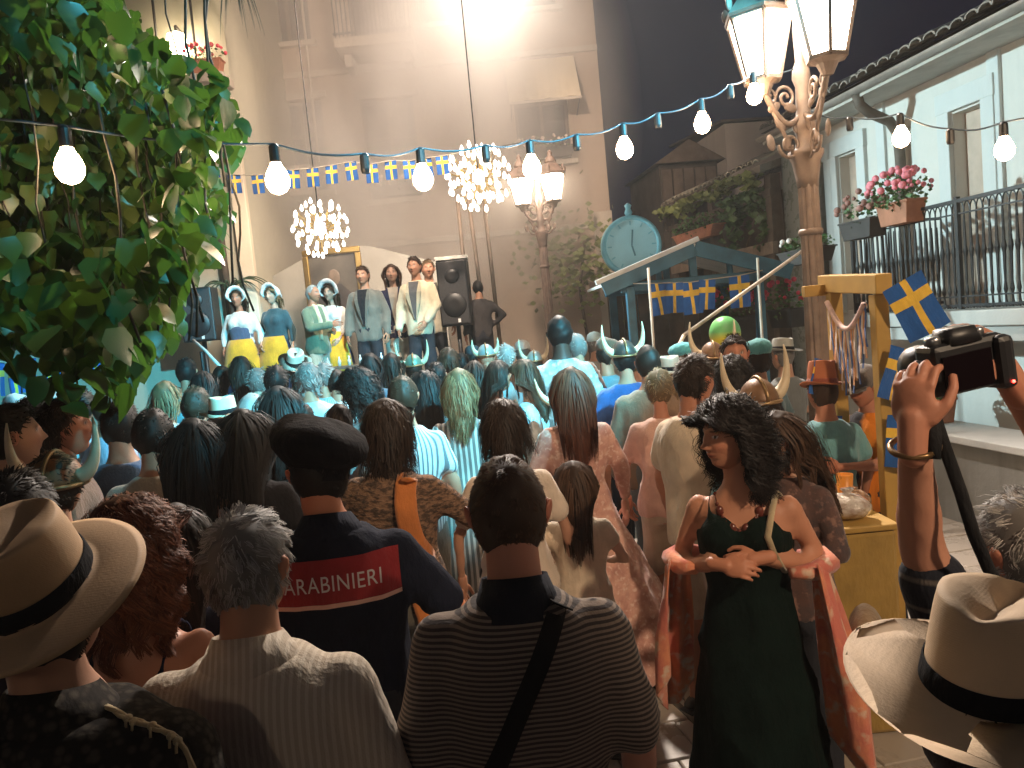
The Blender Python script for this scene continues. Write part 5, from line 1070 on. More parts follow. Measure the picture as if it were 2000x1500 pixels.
        if top.get('skirt'):
            hem2, rad = top['skirt']; rg_ = []; n_ = 64; a = np.arange(n_) / n_ * 2 * np.pi; dx, dy = top.get('sway', (0, 0))
            for t in np.linspace(0, 1, 14): z = 1.08 + (hem2 - 1.08) * t; r_ = .125 + .055 * min(1, t * 3) + (rad - .18) * t ** 1.15; fo = 1 + .08 * t * np.sin(a * 8 + seed % 5) + .04 * t * np.sin(a * 15 + 1); rg_.append(np.stack([np.cos(a) * r_ * fo + dx * t * t, np.sin(a) * r_ * .86 * fo + dy * t * t, np.full(n_, z)], 1))
            b.loft(rg_)
        b.V = [v * s for v in b.V]; nm = top.get('name', {'tee': 'shirt', 'long': 'shirt', 'jacket': 'jacket', 'tank': 'vest', 'dress': 'dress'}.get(k, 'shirt')); to = queue(nm, b, top['m'], p, vc * s, wrinkle(top.get('wr', .0038)), top.get('it', 12 if near == 2 else 5))
        if top.get('collar'):
            b = MB(); n_ = 30; a = np.arange(n_) / n_ * 2 * np.pi; ny = -.020
            rg_ = [np.stack([np.cos(a) * rx, ny + np.sin(a) * ry, z + zs * np.sin(a) * -1 + 0 * a], 1) for rx, ry, z, zs in ((.072, .070, 1.40, .010), (.064, .064, 1.482, .016), (.067, .067, 1.490, .016), (.088 * bw, .084, 1.443, .012), (.104 * bw, .096, 1.415, .010))]
            b.loft(rg_, cap=False); b.V = [v * s for v in b.V]; c_ = mk('collar', b, top['collar'], p, True)
    if legs and shoes and not (bottom and bottom['k'] == 'skirt' and near == 0):
        for i in range(2): b = MB(); c_ = ank[i]; b.ell(c_ + [0, .05, -.045], (.045, .125, .040), None, 14, 8); b.box(c_ + np.array([0, .05, -.077]), (.08, .24, .016)); b.V = [v * s for v in b.V]; mk('shoe', b, paint('shoe_leather', shoes, .5, .2, 10, .1), p, True)
    # hair and hat
    if hairdo:
        d = dict(hairdo); n_ = d.pop('n', (240, 700, 3600)[near]); w_ = d.pop('w', (.0046, .0028, .0013)[near]); d.setdefault('clump', (.3, .35, .6)[near] if d['style'] == 'short' else .6); d.setdefault('k', (3 if d['style'] == 'short' else 6, 4 if d['style'] == 'short' else 8, 5 if d['style'] == 'short' else 11)[near]); hair(d.pop('style'), d.pop('c'), n_, Mh, p, seed, w=w_, **d)
    if hat: hat(p, Mh)
    return p, Mh, s

BLK = (.012, .009, .008); DKB = (.026, .015, .010); BRN = (.060, .030, .016); GRY = (.26, .24, .22); WHT = (.50, .48, .45); BLD = (.20, .125, .06); AUB = (.16, .05, .02); REDB = (.11, .035, .018)
LIGHT = (.52, .32, .23); TAN = (.42, .22, .14); RUD = (.40, .17, .10); DARKS = (.055, .032, .024)
def SH(c, length=.028, **k): k.setdefault('lift', .48); return dict(style='short', c=c, length=length, **k)
def LO(c, length=.36, **k): return dict(style='long', c=c, length=length, **k)
def CU(c, length=.16, **k): return dict(style='curly', c=c, length=length, curl=k.pop('curl', .012), vol=k.pop('vol', .03), lift=k.pop('lift', .9), wild=k.pop('wild', .5), **k)
def tee(c, **k): return dict(k='tee', m=fabric(c) if isinstance(c, tuple) else c, **k)
def lng(c, **k): return dict(k='long', sl=1.92, m=fabric(c) if isinstance(c, tuple) else c, **k)
def jac(c, **k): return dict(k='jacket', sl=1.95, hem=.76, m=fabric(c) if isinstance(c, tuple) else c, **k)
def drs(c, skirt=(.25, .30), **k): return dict(k='dress', m=fabric(c) if isinstance(c, tuple) else c, skirt=skirt, sl=k.pop('sl', .5), **k)
TRD = dict(k='trousers', m=fabric((.03, .032, .04))); TRB = dict(k='trousers', m=fabric((.16, .14, .11))); TRJ = dict(k='trousers', m=fabric((.05, .075, .12))); SHB = dict(k='shorts', m=fabric((.42, .34, .25)))
BAND = fabric((.010, .010, .012), name='black_ribbon')
FG = 'onlookers in the foreground'; ST = 'people on the stage'; CR = 'people in the crowd'
# ------------------------------------------------------------------ foreground onlookers
n = N('dark_patterned_jacket'); v = n.n('TexVoronoi'); v.inputs['Scale'].default_value = 62; n.l(n.obj(), v.inputs[0]); n.set(Base_Color=n.mix(n.ramp(v.outputs['Distance'], .25, .55), (.05, .042, .032), (.016, .013, .011)), Roughness=.9, Specular_IOR_Level=.15); n.bump(n.noise(14, 5), .5, .015); DPJ = n.m
person(-0.767, 1.200, 1.680, -6, 'man in tan straw hat with black band and dark patterned jacket', 'm', near=2, build=1.2, hp=12, hairdo=SH(DKB, .015), top=jac(DPJ, off=.026, collar=DPJ), bottom=TRD, arms=('down', 'down'), skin=TAN, group=FG,
       hat=lambda p, M: panama(p, M, (.42, .265, .14), BAND, .085, .13, .26, .06, side=-.012))
hatman = bpy.data.objects['person']
person(0.507, 0.860, 1.543, -48, 'person at lower right in pale panama hat with black band', 'm', near=2, hp=-6, hroll=4, hairdo=SH(DKB, .02), top=tee((.05, .04, .05)), bottom=TRD, skin=TAN, group=FG,
       hat=lambda p, M: panama(p, M, (.62, .45, .29), BAND, .098, .135, .13, .05, side=.010))
person(-0.922, 1.750, 1.618, 4, 'woman with curly auburn hair and bare shoulders in navy top', 'f', near=2, hairdo=CU(AUB, .22, n=3600, w=.0018, line='long', wild=.35, curl=.020, clump=.88, lock=40), top=dict(k='tank', m=fabric((.012, .016, .04)), neck=1.30, off=.012), bottom=TRD, skin=(.50, .22, .13), group=FG, hy=-20)
person(-1.001, 2.150, 1.519, 8, 'dark-haired person between the auburn woman and the grey-haired man', 'f', near=1, hairdo=LO(DKB, .34, n=1500, vol=.018), top=tee((.03, .03, .05)), bottom=TRD, group=FG)
STRW = striped((.52, .45, .36), (.43, .36, .28), 'x', .013, .45, .05)
person(-0.537, 1.420, 1.645, 2, 'grey curly-haired man in cream vertically striped shirt seen from behind', 'm', near=2, build=1.08, hairdo=SH(GRY, .042, lift=.16, curl=.20, wild=.20, n=5200, w=.0013, vol=.009, grey=.35, clump=.8, lock=16, k=6), top=lng(STRW, off=.02, collar=STRW, wr=.005), bottom=TRD, arms=('down', 'down'), skin=TAN, group=FG, hy=-14)
NAVY = fabric((.010, .013, .026), name='navy_polo')
carab, cM, cS = person(-0.547, 2.120, 1.706, 4, 'officer in dark cap and navy polo lettered across a red back band', 'm', near=2, build=1.1, hy=24, hroll=-4, hairdo=SH(BLK, .02), top=tee(NAVY, off=.02, collar=NAVY, sl=.8, hem=.74), bottom=TRD, skin=(.50, .20, .11), arms=('down', ((.33, .02, 1.16), (.30, .24, 1.06))), group=FG)
def police_cap(p, M):
    q = M @ Matrix.Translation((0, -.005, -.012)) @ Matrix.Rotation(R(12), 4, 'Y') @ Matrix.Rotation(R(-4), 4, 'X'); b = MB(); n_ = 40; a = np.arange(n_) / n_ * 2 * np.pi; rg_ = []
    for k, z in ((.98, -.01), (1.02, .025), (1.25, .042), (1.56, .072), (1.62, .100), (1.52, .128), (1.18, .152), (.7, .166), (.3, .172), (.02, .173)): rg_.append(np.stack([np.cos(a) * .088 * k, np.sin(a) * .105 * (k * .92 + .08), np.full(n_, z) + (.022 * np.sin(a) - .014 * np.cos(a) + .006 * np.sin(a * 3 + 1)) * min(1, max(0, z / .08)) * min(1, k / 1.2)], 1))
    b.loft(rg_, cap=False); to_head(b, q); mk('cap', b, fabric((.006, .006, .009), name='navy_cap'), p, True)
    b = MB(); P = []
    for i in range(9):
        t = -1.0 + 2.0 * i / 8; d_ = np.array([math.sin(t) * .086, math.cos(t) * .103, .008]); P.append((d_, d_ + np.array([math.sin(t) * .015, .055 * math.cos(t), -.025])))
    b.loft([np.array([u, w_, w_ + [0, 0, .004], u + [0, 0, .004]]) for u, w_ in P]); to_head(b, q); mk('cap_visor', b, BLACK, p, True)
police_cap(carab, cM)
POLO = striped((.045, .036, .036), (.20, .155, .125), 'z', .0098, .52, .06)
polo, pM, pS = person(-0.031, 1.500, 1.687, 0, 'short-haired man in finely striped polo with black bag strap, centre', 'm', near=2, build=.94, hairdo=SH(BRN, .017, n=7000, lift=.30, wild=.18, vol=.006, w=.0011), top=tee(POLO, off=.02, collar=fabric((.012, .014, .022), name='navy_collar'), sl=.86, hem=.78, wr=.0045), bottom=TRD, skin=(.42, .19, .13), arms=(((.225, -.03, 1.13), (.23, .07, .90)), ((.225, -.03, 1.13), (.23, .07, .90))), group=FG)
GREEN = fabric((.0035, .010, .008), name='dark_green_jersey')
ladyY = 156
lady, lM, lS = person(0.698, 2.420, 1.644, ladyY, 'curly-haired woman in long dark green dress with orange shawl', 'f', near=2, hy=-46, hp=-5, skin=(.46, .21, .125), hairdo=CU((.011, .007, .006), .20, n=5000, w=.0017, curl=.022, vol=.026, lift=1.0, line='long', part=.25, clump=.65, lock=24, wild=.7), top=dict(k='tank', m=GREEN, neck=1.31, off=.013, skirt=(.06, .27), name='dress', hem=.84), arms=(((.235, -.07, 1.15), (.06, .165, 1.235)), ((.24, -.06, 1.145), (.045, .195, 1.22))), hands=(('curl', (.86, .25, -.10), (0, .9, .4), 1), ('curl', (-.86, .22, -.05), (0, .9, .45), -1)), group=FG, lipk=1.2, headres=(100, 78))
person(1.024, 2.900, 1.522, 120, 'woman with long brown wavy hair close behind the woman in green', 'f', near=1, hy=-8, hp=-10, skin=TAN, hairdo=LO(BRN, .42, n=1500, curl=.010, vol=.016), top=lng(floral((.10, .05, .04), (.06, .04, .04), (.22, .12, .09))), bottom=TRD, arms=('front', 'front'))
person(1.047, 3.250, 1.586, 6, 'person in brown horned helmet behind the curly-haired woman', 'm', near=1, skin=RUD, hairdo=SH(DKB, .03), top=tee((.16, .30, .32)), bottom=TRD, hat=lambda p, M: helmet(p, M, None, 1.2, -.04, -.05))
# photographer with raised camera
phX, phY, phH = 0.875, 1.300, 1.571
phYaw = 14
def to_local(wx, wy, wz, sgn): c, s_ = math.cos(R(-phYaw)), math.sin(R(-phYaw)); k = phH / 1.728; dx, dy = wx - phX, wy - phY; return (sgn * (dx * c - dy * s_) / k, (dx * s_ + dy * c) / k, wz / k)
def dirl(d): c, s_ = math.cos(R(-phYaw)), math.sin(R(-phYaw)); return (d[0] * c - d[1] * s_, d[0] * s_ + d[1] * c, d[2])
PLAID = striped((.012, .014, .022), (.10, .085, .075), 'z', .05, .85, .02)
Lw, Le = (0.604, 1.160, 1.730), (0.637, 1.220, 1.521); Rw, Re = (0.778, 1.200, 1.792), (0.916, 1.280, 1.625)
person(phX, phY, phH, phYaw, 'grey-haired photographer at the right edge raising a camera', 'm', near=2, skin=(.42, .20, .13), hairdo=SH(GRY, .04, lift=.2, curl=.25, wild=.22, n=4200, grey=.4, vol=.012, clump=.8, lock=16, k=6), top=tee(PLAID, sl=.78), bottom=TRD, group=FG,
       arms=((to_local(*Le, -1), to_local(*Lw, -1)), (to_local(*Re, 1), to_local(*Rw, 1))), hands=(('curl', dirl((.10, .10, 1.0)), dirl((-.75, -.6, .1)), 1), ('curl', dirl((-.45, .05, .85)), dirl((.5, -.8, .2)), -1)))
# ------------------------------------------------------------------ middle of the crowd
PINKF = floral((.58, .33, .26), (.46, .23, .19), (.66, .46, .38), 34)
person(0.316, 4.100, 1.680, 4, 'woman with straight auburn hair in long pink floral dress', 'f', near=1, skin=LIGHT, hairdo=LO(REDB, .36, n=1900, w=.0026, vol=.014, wild=.1, slim=1.1), top=drs(PINKF, (.06, .44), sl=1.6, off=.018, sway=(.20, -.03)), arms=('front', 'down'))
person(0.229, 3.300, 1.309, -6, 'little girl with long brown hair in cream dress beside the pink dress', 'f', near=1, skin=LIGHT, headscale=1.12, hairdo=LO(BRN, .27, n=1500, vol=.012, wild=.12, slim=.75), top=drs((.66, .54, .40), (.35, .32), sl=.35, off=.014), arms=('front', 'front'))
person(-0.050, 3.200, 1.623, 3, 'woman with dark tousled bob in plain white top', 'f', near=1, skin=TAN, hairdo=CU(DKB, .17, n=1500, curl=.007, vol=.022, lift=.6), top=tee((.60, .50, .40)), bottom=TRD)
KNIT = N('brown_knit'); f = KNIT.noise(34, 3, .6, stretch=(1, 1, 2.2)); f2 = KNIT.noise(6, 3); KNIT.set(Base_Color=KNIT.mix(KNIT.ramp(f, .42, .58), (.26, .15, .09), (.07, .045, .032)), Roughness=.95); KNIT.bump(f, .8, .02)
kw, kM, kS = person(-0.527, 3.100, 1.681, -14, 'woman with dark bob in brown knitted jacket and orange scarf', 'f', near=1, skin=TAN, build=1.1, hairdo=CU(DKB, .20, n=1600, curl=.004, vol=.020, lift=.5), top=lng(KNIT.m, off=.022), bottom=dict(k='trousers', m=fabric((.10, .09, .07))), arms=('down', ((.36, .08, 1.18), (.44, .26, 1.10))))
STRC = striped((.55, .56, .55), (.14, .15, .16), 'r', .024, .62, .06)
person(-0.602, 4.200, 1.713, -4, 'man with cropped hair in blue-white vertically striped shirt', 'm', near=1, skin=TAN, hairdo=SH(BRN, .014), top=tee(STRC), bottom=TRB)
STRD = striped((.13, .12, .11), (.42, .38, .34), 'x', .032, .55, .05)
person(-0.318, 4.600, 1.705, 0, 'fair-haired woman in long grey striped dress', 'f', near=1, skin=LIGHT, hairdo=LO(BLD, .24, n=1300, curl=.006), top=drs(STRD, (.10, .30), sl=.7))
person(-0.860, 4.400, 1.762, 60, 'woman with thick dark short curls looking left', 'f', near=1, skin=TAN, hairdo=CU(BLK, .10, n=1300, vol=.034, line='fringe'), top=tee((.10, .07, .06)), bottom=TRD, hp=-10)
person(-1.126, 3.150, 1.698, 0, 'woman with very long straight black hair behind the officer', 'f', near=1, skin=TAN, hairdo=LO(BLK, .62, n=1900, w=.0026, vol=.010, wild=.12, slim=.95), top=tee((.015, .014, .016)), bottom=TRD)
person(-1.289, 3.050, 1.688, 6, 'woman with long black hair left of another long-haired woman', 'f', near=1, skin=TAN, hairdo=LO(BLK, .52, n=1600, w=.0026, vol=.010, wild=.15, slim=.9), top=dict(k='tank', m=fabric((.02, .02, .024)), neck=1.32, off=.01), bottom=TRD)
person(-1.855, 3.600, 1.753, -6, 'man in plain blue shirt below the vine', 'm', near=1, skin=TAN, build=1.06, hairdo=SH(DKB, .02), top=tee((.045, .10, .20)), bottom=TRJ)
person(-1.565, 3.300, 1.723, 4, 'man in beige and brown shirt right of the blue shirt', 'm', near=1, skin=TAN, hairdo=SH(DKB, .02), top=tee(striped((.30, .26, .21), (.20, .15, .11), 'z', .3, .5)), bottom=TRB)
person(-1.923, 3.250, 1.802, -62, 'brown-haired man in profile facing right under the vine', 'm', near=1, skin=(.48, .20, .12), hairdo=SH(BRN, .045, vol=.018, n=1200), top=tee((.20, .10, .06)), bottom=TRD)
person(-2.189, 3.500, 1.783, 0, 'person with big dark afro at the left', 'f', near=1, skin=TAN, hairdo=CU(BLK, .09, n=1300, vol=.045), top=tee((.20, .40, .42)), bottom=TRD)
person(-1.984, 3.000, 1.813, -50, 'person cut by the left edge in pale patterned shirt', 'm', near=1, skin=TAN, hairdo=SH(DKB, .03), top=tee(floral((.45, .50, .52), (.20, .26, .34), (.5, .5, .5))), bottom=TRD)
person(-1.585, 2.600, 1.650, 5, 'person in horned leather helmet at the left below the profile man', 'f', near=1, skin=TAN, hairdo=SH(BRN, .03), top=tee((.12, .05, .03)), bottom=TRD, hat=lambda p, M: helmet(p, M, paint('leather_helmet', (.22, .09, .03), .6, .3, 9, .2), 1.1, .03, 0, .03))
person(-1.269, 1.900, 1.693, 10, 'dark-haired person right in front of the straw hat', 'm', near=1, skin=TAN, hairdo=SH(BLK, .03, vol=.012, n=1500), top=tee((.03, .02, .03)), bottom=TRD)
person(0.822, 3.500, 1.724, -58, 'man in white T-shirt looking right with dark cropped hair', 'm', near=1, skin=RUD, hp=-4, hairdo=SH(DKB, .030, n=1500, vol=.012), top=tee((.62, .50, .36), off=.022), bottom=SHB, arms=('down', 'front'))
person(0.824, 4.300, 1.609, -20, 'person in pale pink shirt with dark shoulder strap', 'f', near=1, skin=RUD, hairdo=SH(BLD, .03), top=tee((.55, .34, .27), off=.02), bottom=SHB)
person(0.882, 4.900, 1.721, 0, 'broad man in brown jacket with cropped hair and red neck', 'm', near=1, skin=RUD, build=1.12, hairdo=SH(DKB, .012), top=jac((.20, .125, .075)), bottom=dict(k='trousers', m=fabric((.10, .11, .11))))
person(1.143, 3.950, 1.658, 6, 'person with dark curly hair left of the brown horned helmet', 'f', near=1, skin=TAN, hairdo=CU(BLK, .09, n=1200, vol=.028), top=tee((.30, .28, .26)), bottom=TRD)
sgm, sgM, sgS = person(1.376, 4.700, 1.743, 172, 'man facing us with sunglasses pushed up on his hair', 'm', near=1, skin=RUD, hairdo=SH(DKB, .028), top=tee((.05, .05, .06)), bottom=TRD)
b = MB()
for sx in (-1, 1): b.ell((sx * .034, .085, .085), (.028, .010, .018), rotx(-.9))
b.tube([(-.09, -.0, .06), (-.07, .075, .085), (.07, .075, .085), (.09, 0, .06)], .004, 6); to_head(b, sgM); mk('sunglasses', b, BLACK, sgm, True)
person(1.620, 4.000, 1.535, 12, 'person in teal shirt and folded orange felt hat by the lamppost', 'm', near=1, skin=RUD, hairdo=SH(BRN, .02), top=tee((.12, .30, .32)), bottom=TRD, hat=lambda p, M: panama(p, M, (.42, .13, .05), fabric((.25, .06, .03)), .04, .15, -.1, .1))
person(1.924, 4.150, 1.530, 116, 'vendor in grey cap and orange vest reaching over the yellow table', 'm', near=1, skin=RUD, lean=0, hp=-16, hairdo=SH(GRY, .012), top=dict(k='tee', m=striped((.75, .22, .02), (.02, .02, .025), 'x', .34, .5), sl=.5), bottom=TRD, arms=(((.24, .22, 1.18), (.16, .46, 1.20)), 'front'), hat=lambda p, M: flatcap(p, M, fabric((.14, .12, .11)), True))
person(0.316, 4.750, 1.533, 0, 'horned-helmet wearer half hidden by the auburn-haired woman', 'm', near=1, skin=TAN, hairdo=SH(DKB, .03), top=tee((.30, .22, .16)), bottom=TRD, hat=lambda p, M: helmet(p, M, None, 1.0, -.25, 0, .03))
person(0.387, 5.700, 1.964, 2, 'tall dark-skinned man in white patterned shirt towering over the crowd', 'm', near=1, skin=DARKS, hairdo=SH(BLK, .008), top=tee(floral((.45, .44, .42), (.20, .19, .18), (.60, .58, .55), 18)), bottom=TRD)
person(0.099, 5.200, 1.692, 70, 'young woman in profile looking left with shoulder-length brown hair', 'f', near=1, skin=LIGHT, hairdo=LO(BRN, .25, n=1500), top=tee((.50, .55, .56)), bottom=TRD)
person(-0.103, 5.600, 1.681, -70, 'woman in profile looking right with reddish face', 'f', near=1, skin=RUD, hairdo=LO(DKB, .30, n=1400), top=tee((.25, .10, .09)), bottom=TRD)
person(-0.566, 5.000, 1.691, 8, 'woman with long black hair right of the striped-shirt man', 'f', near=1, skin=TAN, hairdo=LO(BLK, .36, n=1700), top=tee((.06, .10, .12)), bottom=TRD)
person(-1.285, 4.200, 1.721, 0, 'woman with long black hair beyond the officer cap', 'f', near=1, skin=TAN, hairdo=LO(BLK, .48, n=1300), top=dict(k='tank', m=fabric((.28, .08, .30)), neck=1.32, off=.01), bottom=TRD)
person(-1.902, 4.600, 1.740, -6, 'man with thinning brown hair and white collar', 'm', near=1, skin=TAN, hairdo=SH(BRN, .02, line='recede'), top=tee((.06, .14, .20), collar=fabric((.6, .6, .58))), bottom=TRD)
person(-1.631, 4.300, 1.659, 10, 'man in pale straw hat with dark band at left centre', 'm', near=1, skin=RUD, hairdo=SH(GRY, .02), top=tee((.30, .26, .22)), bottom=TRD, hat=lambda p, M: panama(p, M, (.60, .50, .36), BAND, .05, .11, .05, 0))
person(-1.589, 4.650, 1.666, -20, 'balding red-faced man in bright blue shirt', 'm', near=1, skin=RUD, hairdo=SH(WHT, .014, line='recede'), top=tee((.10, .38, .52)), bottom=TRD)
# ------------------------------------------------------------------ far crowd
FAR = [  # u v Y sets position and height
 (-2.939, 7.000, 1.902, 0, 'dark-haired man in cyan shirt beside the vine tip', 'm', TAN, SH(BLK, .02), tee((.20, .45, .50)), None),
 (-2.369, 5.900, 1.797, 0, 'person with smooth black hair left of the white boom arm', 'f', TAN, LO(BLK, .26), tee((.10, .12, .12)), None),
 (-2.546, 7.300, 1.876, 30, 'dark-haired woman raising a phone below the yellow apron', 'f', TAN, LO(DKB, .3), tee((.25, .45, .45)), None),
 (-1.898, 6.200, 1.775, 0, 'person with thick black hair in front of the green jacket', 'm', TAN, SH(BLK, .04, vol=.02), tee((.05, .06, .08)), None),
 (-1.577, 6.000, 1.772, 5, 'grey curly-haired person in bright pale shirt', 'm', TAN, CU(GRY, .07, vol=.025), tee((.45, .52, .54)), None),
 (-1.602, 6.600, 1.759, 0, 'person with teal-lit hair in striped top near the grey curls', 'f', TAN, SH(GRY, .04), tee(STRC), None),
 (-1.949, 7.000, 1.856, -10, 'person in tilted round straw hat below the stage', 'f', TAN, LO(DKB, .25), tee((.25, .4, .4)), lambda p, M: panama(p, M, (.55, .52, .42), BAND, .06, .10, .5, .3)),
 (-1.273, 7.000, 1.792, 0, 'round dark head below the grey blazer man', 'f', TAN, LO(BLK, .22), tee((.06, .10, .14)), None),
 (-1.109, 7.200, 1.768, 0, 'person with smooth greenish-dark hair left of the teal helmet', 'f', TAN, LO(DKB, .26), tee((.12, .14, .14)), None),
 (-0.928, 7.400, 1.704, 0, 'person in teal horned helmet and cyan shirt below the stage', 'm', TAN, SH(DKB, .02), tee((.30, .55, .58)), lambda p, M: helmet(p, M, paint('teal_helmet', (.12, .22, .17), .4, .3, 9, .2, .3), 1.15)),
 (-0.620, 6.400, 1.677, 0, 'dark-haired person behind the long black hair', 'm', TAN, SH(BLK, .03), tee((.10, .14, .16)), None),
 (-0.563, 7.100, 1.759, 0, 'person with backlit curly brown hair before the loudspeaker', 'f', LIGHT, CU(BRN, .10, vol=.022), tee((.16, .16, .15)), None),
 (-0.378, 8.000, 1.732, 0, 'person in flat dark cap right of the loudspeaker', 'm', TAN, SH(DKB, .02), tee((.14, .12, .11)), lambda p, M: flatcap(p, M, fabric((.06, .055, .06)), False)),
 (-0.228, 7.600, 1.730, 0, 'bald man in small horned helmet behind the fair-haired woman', 'm', TAN, None, tee((.30, .34, .34)), lambda p, M: helmet(p, M, paint('grey_helmet', (.30, .36, .36), .4, .2, 9, .1, .3), .75)),
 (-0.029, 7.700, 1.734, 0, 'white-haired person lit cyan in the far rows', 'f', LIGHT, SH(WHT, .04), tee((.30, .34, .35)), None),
 (0.144, 8.100, 1.733, 0, 'person in white cap beside a pale horn', 'm', TAN, SH(GRY, .02), tee((.40, .40, .38)), lambda p, M: flatcap(p, M, fabric((.65, .65, .62)), True)),
 (0.252, 7.800, 1.616, 0, 'person in pale horned helmet left of the tall man', 'm', TAN, SH(BRN, .02), tee((.25, .30, .30)), lambda p, M: helmet(p, M, paint('pale_helmet', (.34, .38, .35), .4, .2, 9, .1, .3), 1.2)),
 (-0.282, 6.000, 1.678, 0, 'woman with long dark hair right of the fair-haired woman', 'f', TAN, LO(DKB, .36), tee((.12, .06, .05)), None),
 (0.587, 6.600, 1.800, 0, 'greyish head close behind the tall man', 'm', TAN, SH(GRY, .02), tee((.20, .19, .18)), None),
 (0.920, 8.200, 1.745, 0, 'person in bright cyan cap near the far lamppost', 'm', TAN, SH(GRY, .02), tee((.30, .30, .28)), lambda p, M: flatcap(p, M, fabric((.50, .66, .68)), True)),
 (0.790, 6.200, 1.736, -60, 'red-faced man in brown cap looking right', 'm', RUD, SH(DKB, .02), tee((.14, .24, .28)), lambda p, M: flatcap(p, M, fabric((.10, .055, .03)), True)),
 (0.823, 5.500, 1.720, 0, 'person in deep blue jacket and dark horned helmet', 'm', TAN, SH(BLK, .02), jac((.02, .07, .22)), lambda p, M: helmet(p, M, paint('dark_helmet', (.05, .045, .04), .4, .3, 9, .2, .3), 1.1)),
 (1.284, 5.700, 1.663, 0, 'person wearing a bright cyan beret in front of the stall', 'f', LIGHT, SH(BLD, .03), tee((.20, .18, .16)), lambda p, M: flatcap(p, M, fabric((.10, .50, .58)), False, puff=.22, name='beret')),
 (1.009, 4.900, 1.620, 0, 'person in pale wide-brimmed hat behind the white T-shirt', 'f', TAN, LO(BLD, .22), tee((.32, .31, .29)), lambda p, M: panama(p, M, (.55, .42, .32), BAND, .06, .10, .1, 0)),
 (1.398, 5.300, 1.657, 0, 'person in tall-horned helmet left of the balloon', 'm', RUD, SH(DKB, .02), tee((.12, .09, .07)), lambda p, M: helmet(p, M, None, 1.25, .05, 0)),
 (1.582, 4.900, 1.678, 20, 'person in teal knitted cap beside the sunglasses man', 'f', TAN, SH(DKB, .03), tee((.06, .12, .14)), lambda p, M: flatcap(p, M, fabric((.08, .30, .32)), False, puff=.1)),
 (2.065, 5.800, 1.609, 30, 'person in grey wide-brimmed hat near the lamppost', 'm', TAN, SH(GRY, .02), tee((.12, .13, .13)), lambda p, M: panama(p, M, (.30, .30, .27), BAND, .07, .11, 0, .1)),
 (1.587, 6.400, 1.502, 0, 'short dark-haired person in front of the stall counter', 'm', TAN, SH(BLK, .02), tee((.10, .10, .09)), None),
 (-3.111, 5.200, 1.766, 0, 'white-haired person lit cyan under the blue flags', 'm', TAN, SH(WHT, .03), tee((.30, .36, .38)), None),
 (-3.133, 5.600, 1.753, 0, 'dark-haired person in pale lilac shirt under the vine', 'f', TAN, SH(DKB, .03), tee((.40, .36, .42)), None),
 (-2.643, 5.000, 1.750, -30, 'red-faced man in lilac shirt beneath the vine tip', 'm', RUD, SH(BRN, .02), tee((.34, .28, .36)), None),
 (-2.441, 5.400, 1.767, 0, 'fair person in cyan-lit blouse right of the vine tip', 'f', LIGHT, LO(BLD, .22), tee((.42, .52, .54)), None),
 (-3.484, 5.400, 1.757, 0, 'cap wearer below the leftmost blue flags', 'm', TAN, SH(DKB, .02), tee((.20, .22, .24)), lambda p, M: flatcap(p, M, fabric((.35, .40, .42)), True)),
 (-2.854, 7.600, 1.790, -20, 'person in white blouse below the first bonnet woman', 'f', LIGHT, LO(DKB, .2), tee((.40, .50, .50)), None),
 (-2.275, 6.900, 1.752, 0, 'person with pale scarf before the yellow skirt', 'f', LIGHT, SH(GRY, .04), tee((.50, .44, .38)), None),
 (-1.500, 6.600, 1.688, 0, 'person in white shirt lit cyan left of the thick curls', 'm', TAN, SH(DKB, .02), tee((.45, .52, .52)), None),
 (-0.488, 7.800, 1.686, 0, 'short-haired person beyond the curly brown hair', 'm', TAN, SH(BLK, .02), tee((.12, .12, .12)), None),
 (1.126, 6.900, 1.569, 0, 'person with sandy hair between blue and brown jackets', 'm', TAN, SH(BLD, .03), tee((.18, .16, .14)), None),
 (-1.030, 4.500, 1.566, 20, 'person with pale blouse left of the knitted jacket', 'f', LIGHT, LO(DKB, .2), tee((.30, .36, .36)), None),
 (-1.433, 5.200, 1.529, 0, 'person in olive shirt before the grey curls', 'm', TAN, SH(DKB, .02), tee((.22, .22, .14)), None),
]
for row in FAR:
    x, y, h, yaw, lab, sex, sk, hd, tp, ht = row
    person(x, y, h, yaw + random.uniform(-8, 8), lab, sex, skin=sk, hairdo=hd, top=tp, bottom=TRD, hat=ht, arms=random.choice((('down', 'down'), ('front', 'front'), ('pocket', 'down'))), near=0)
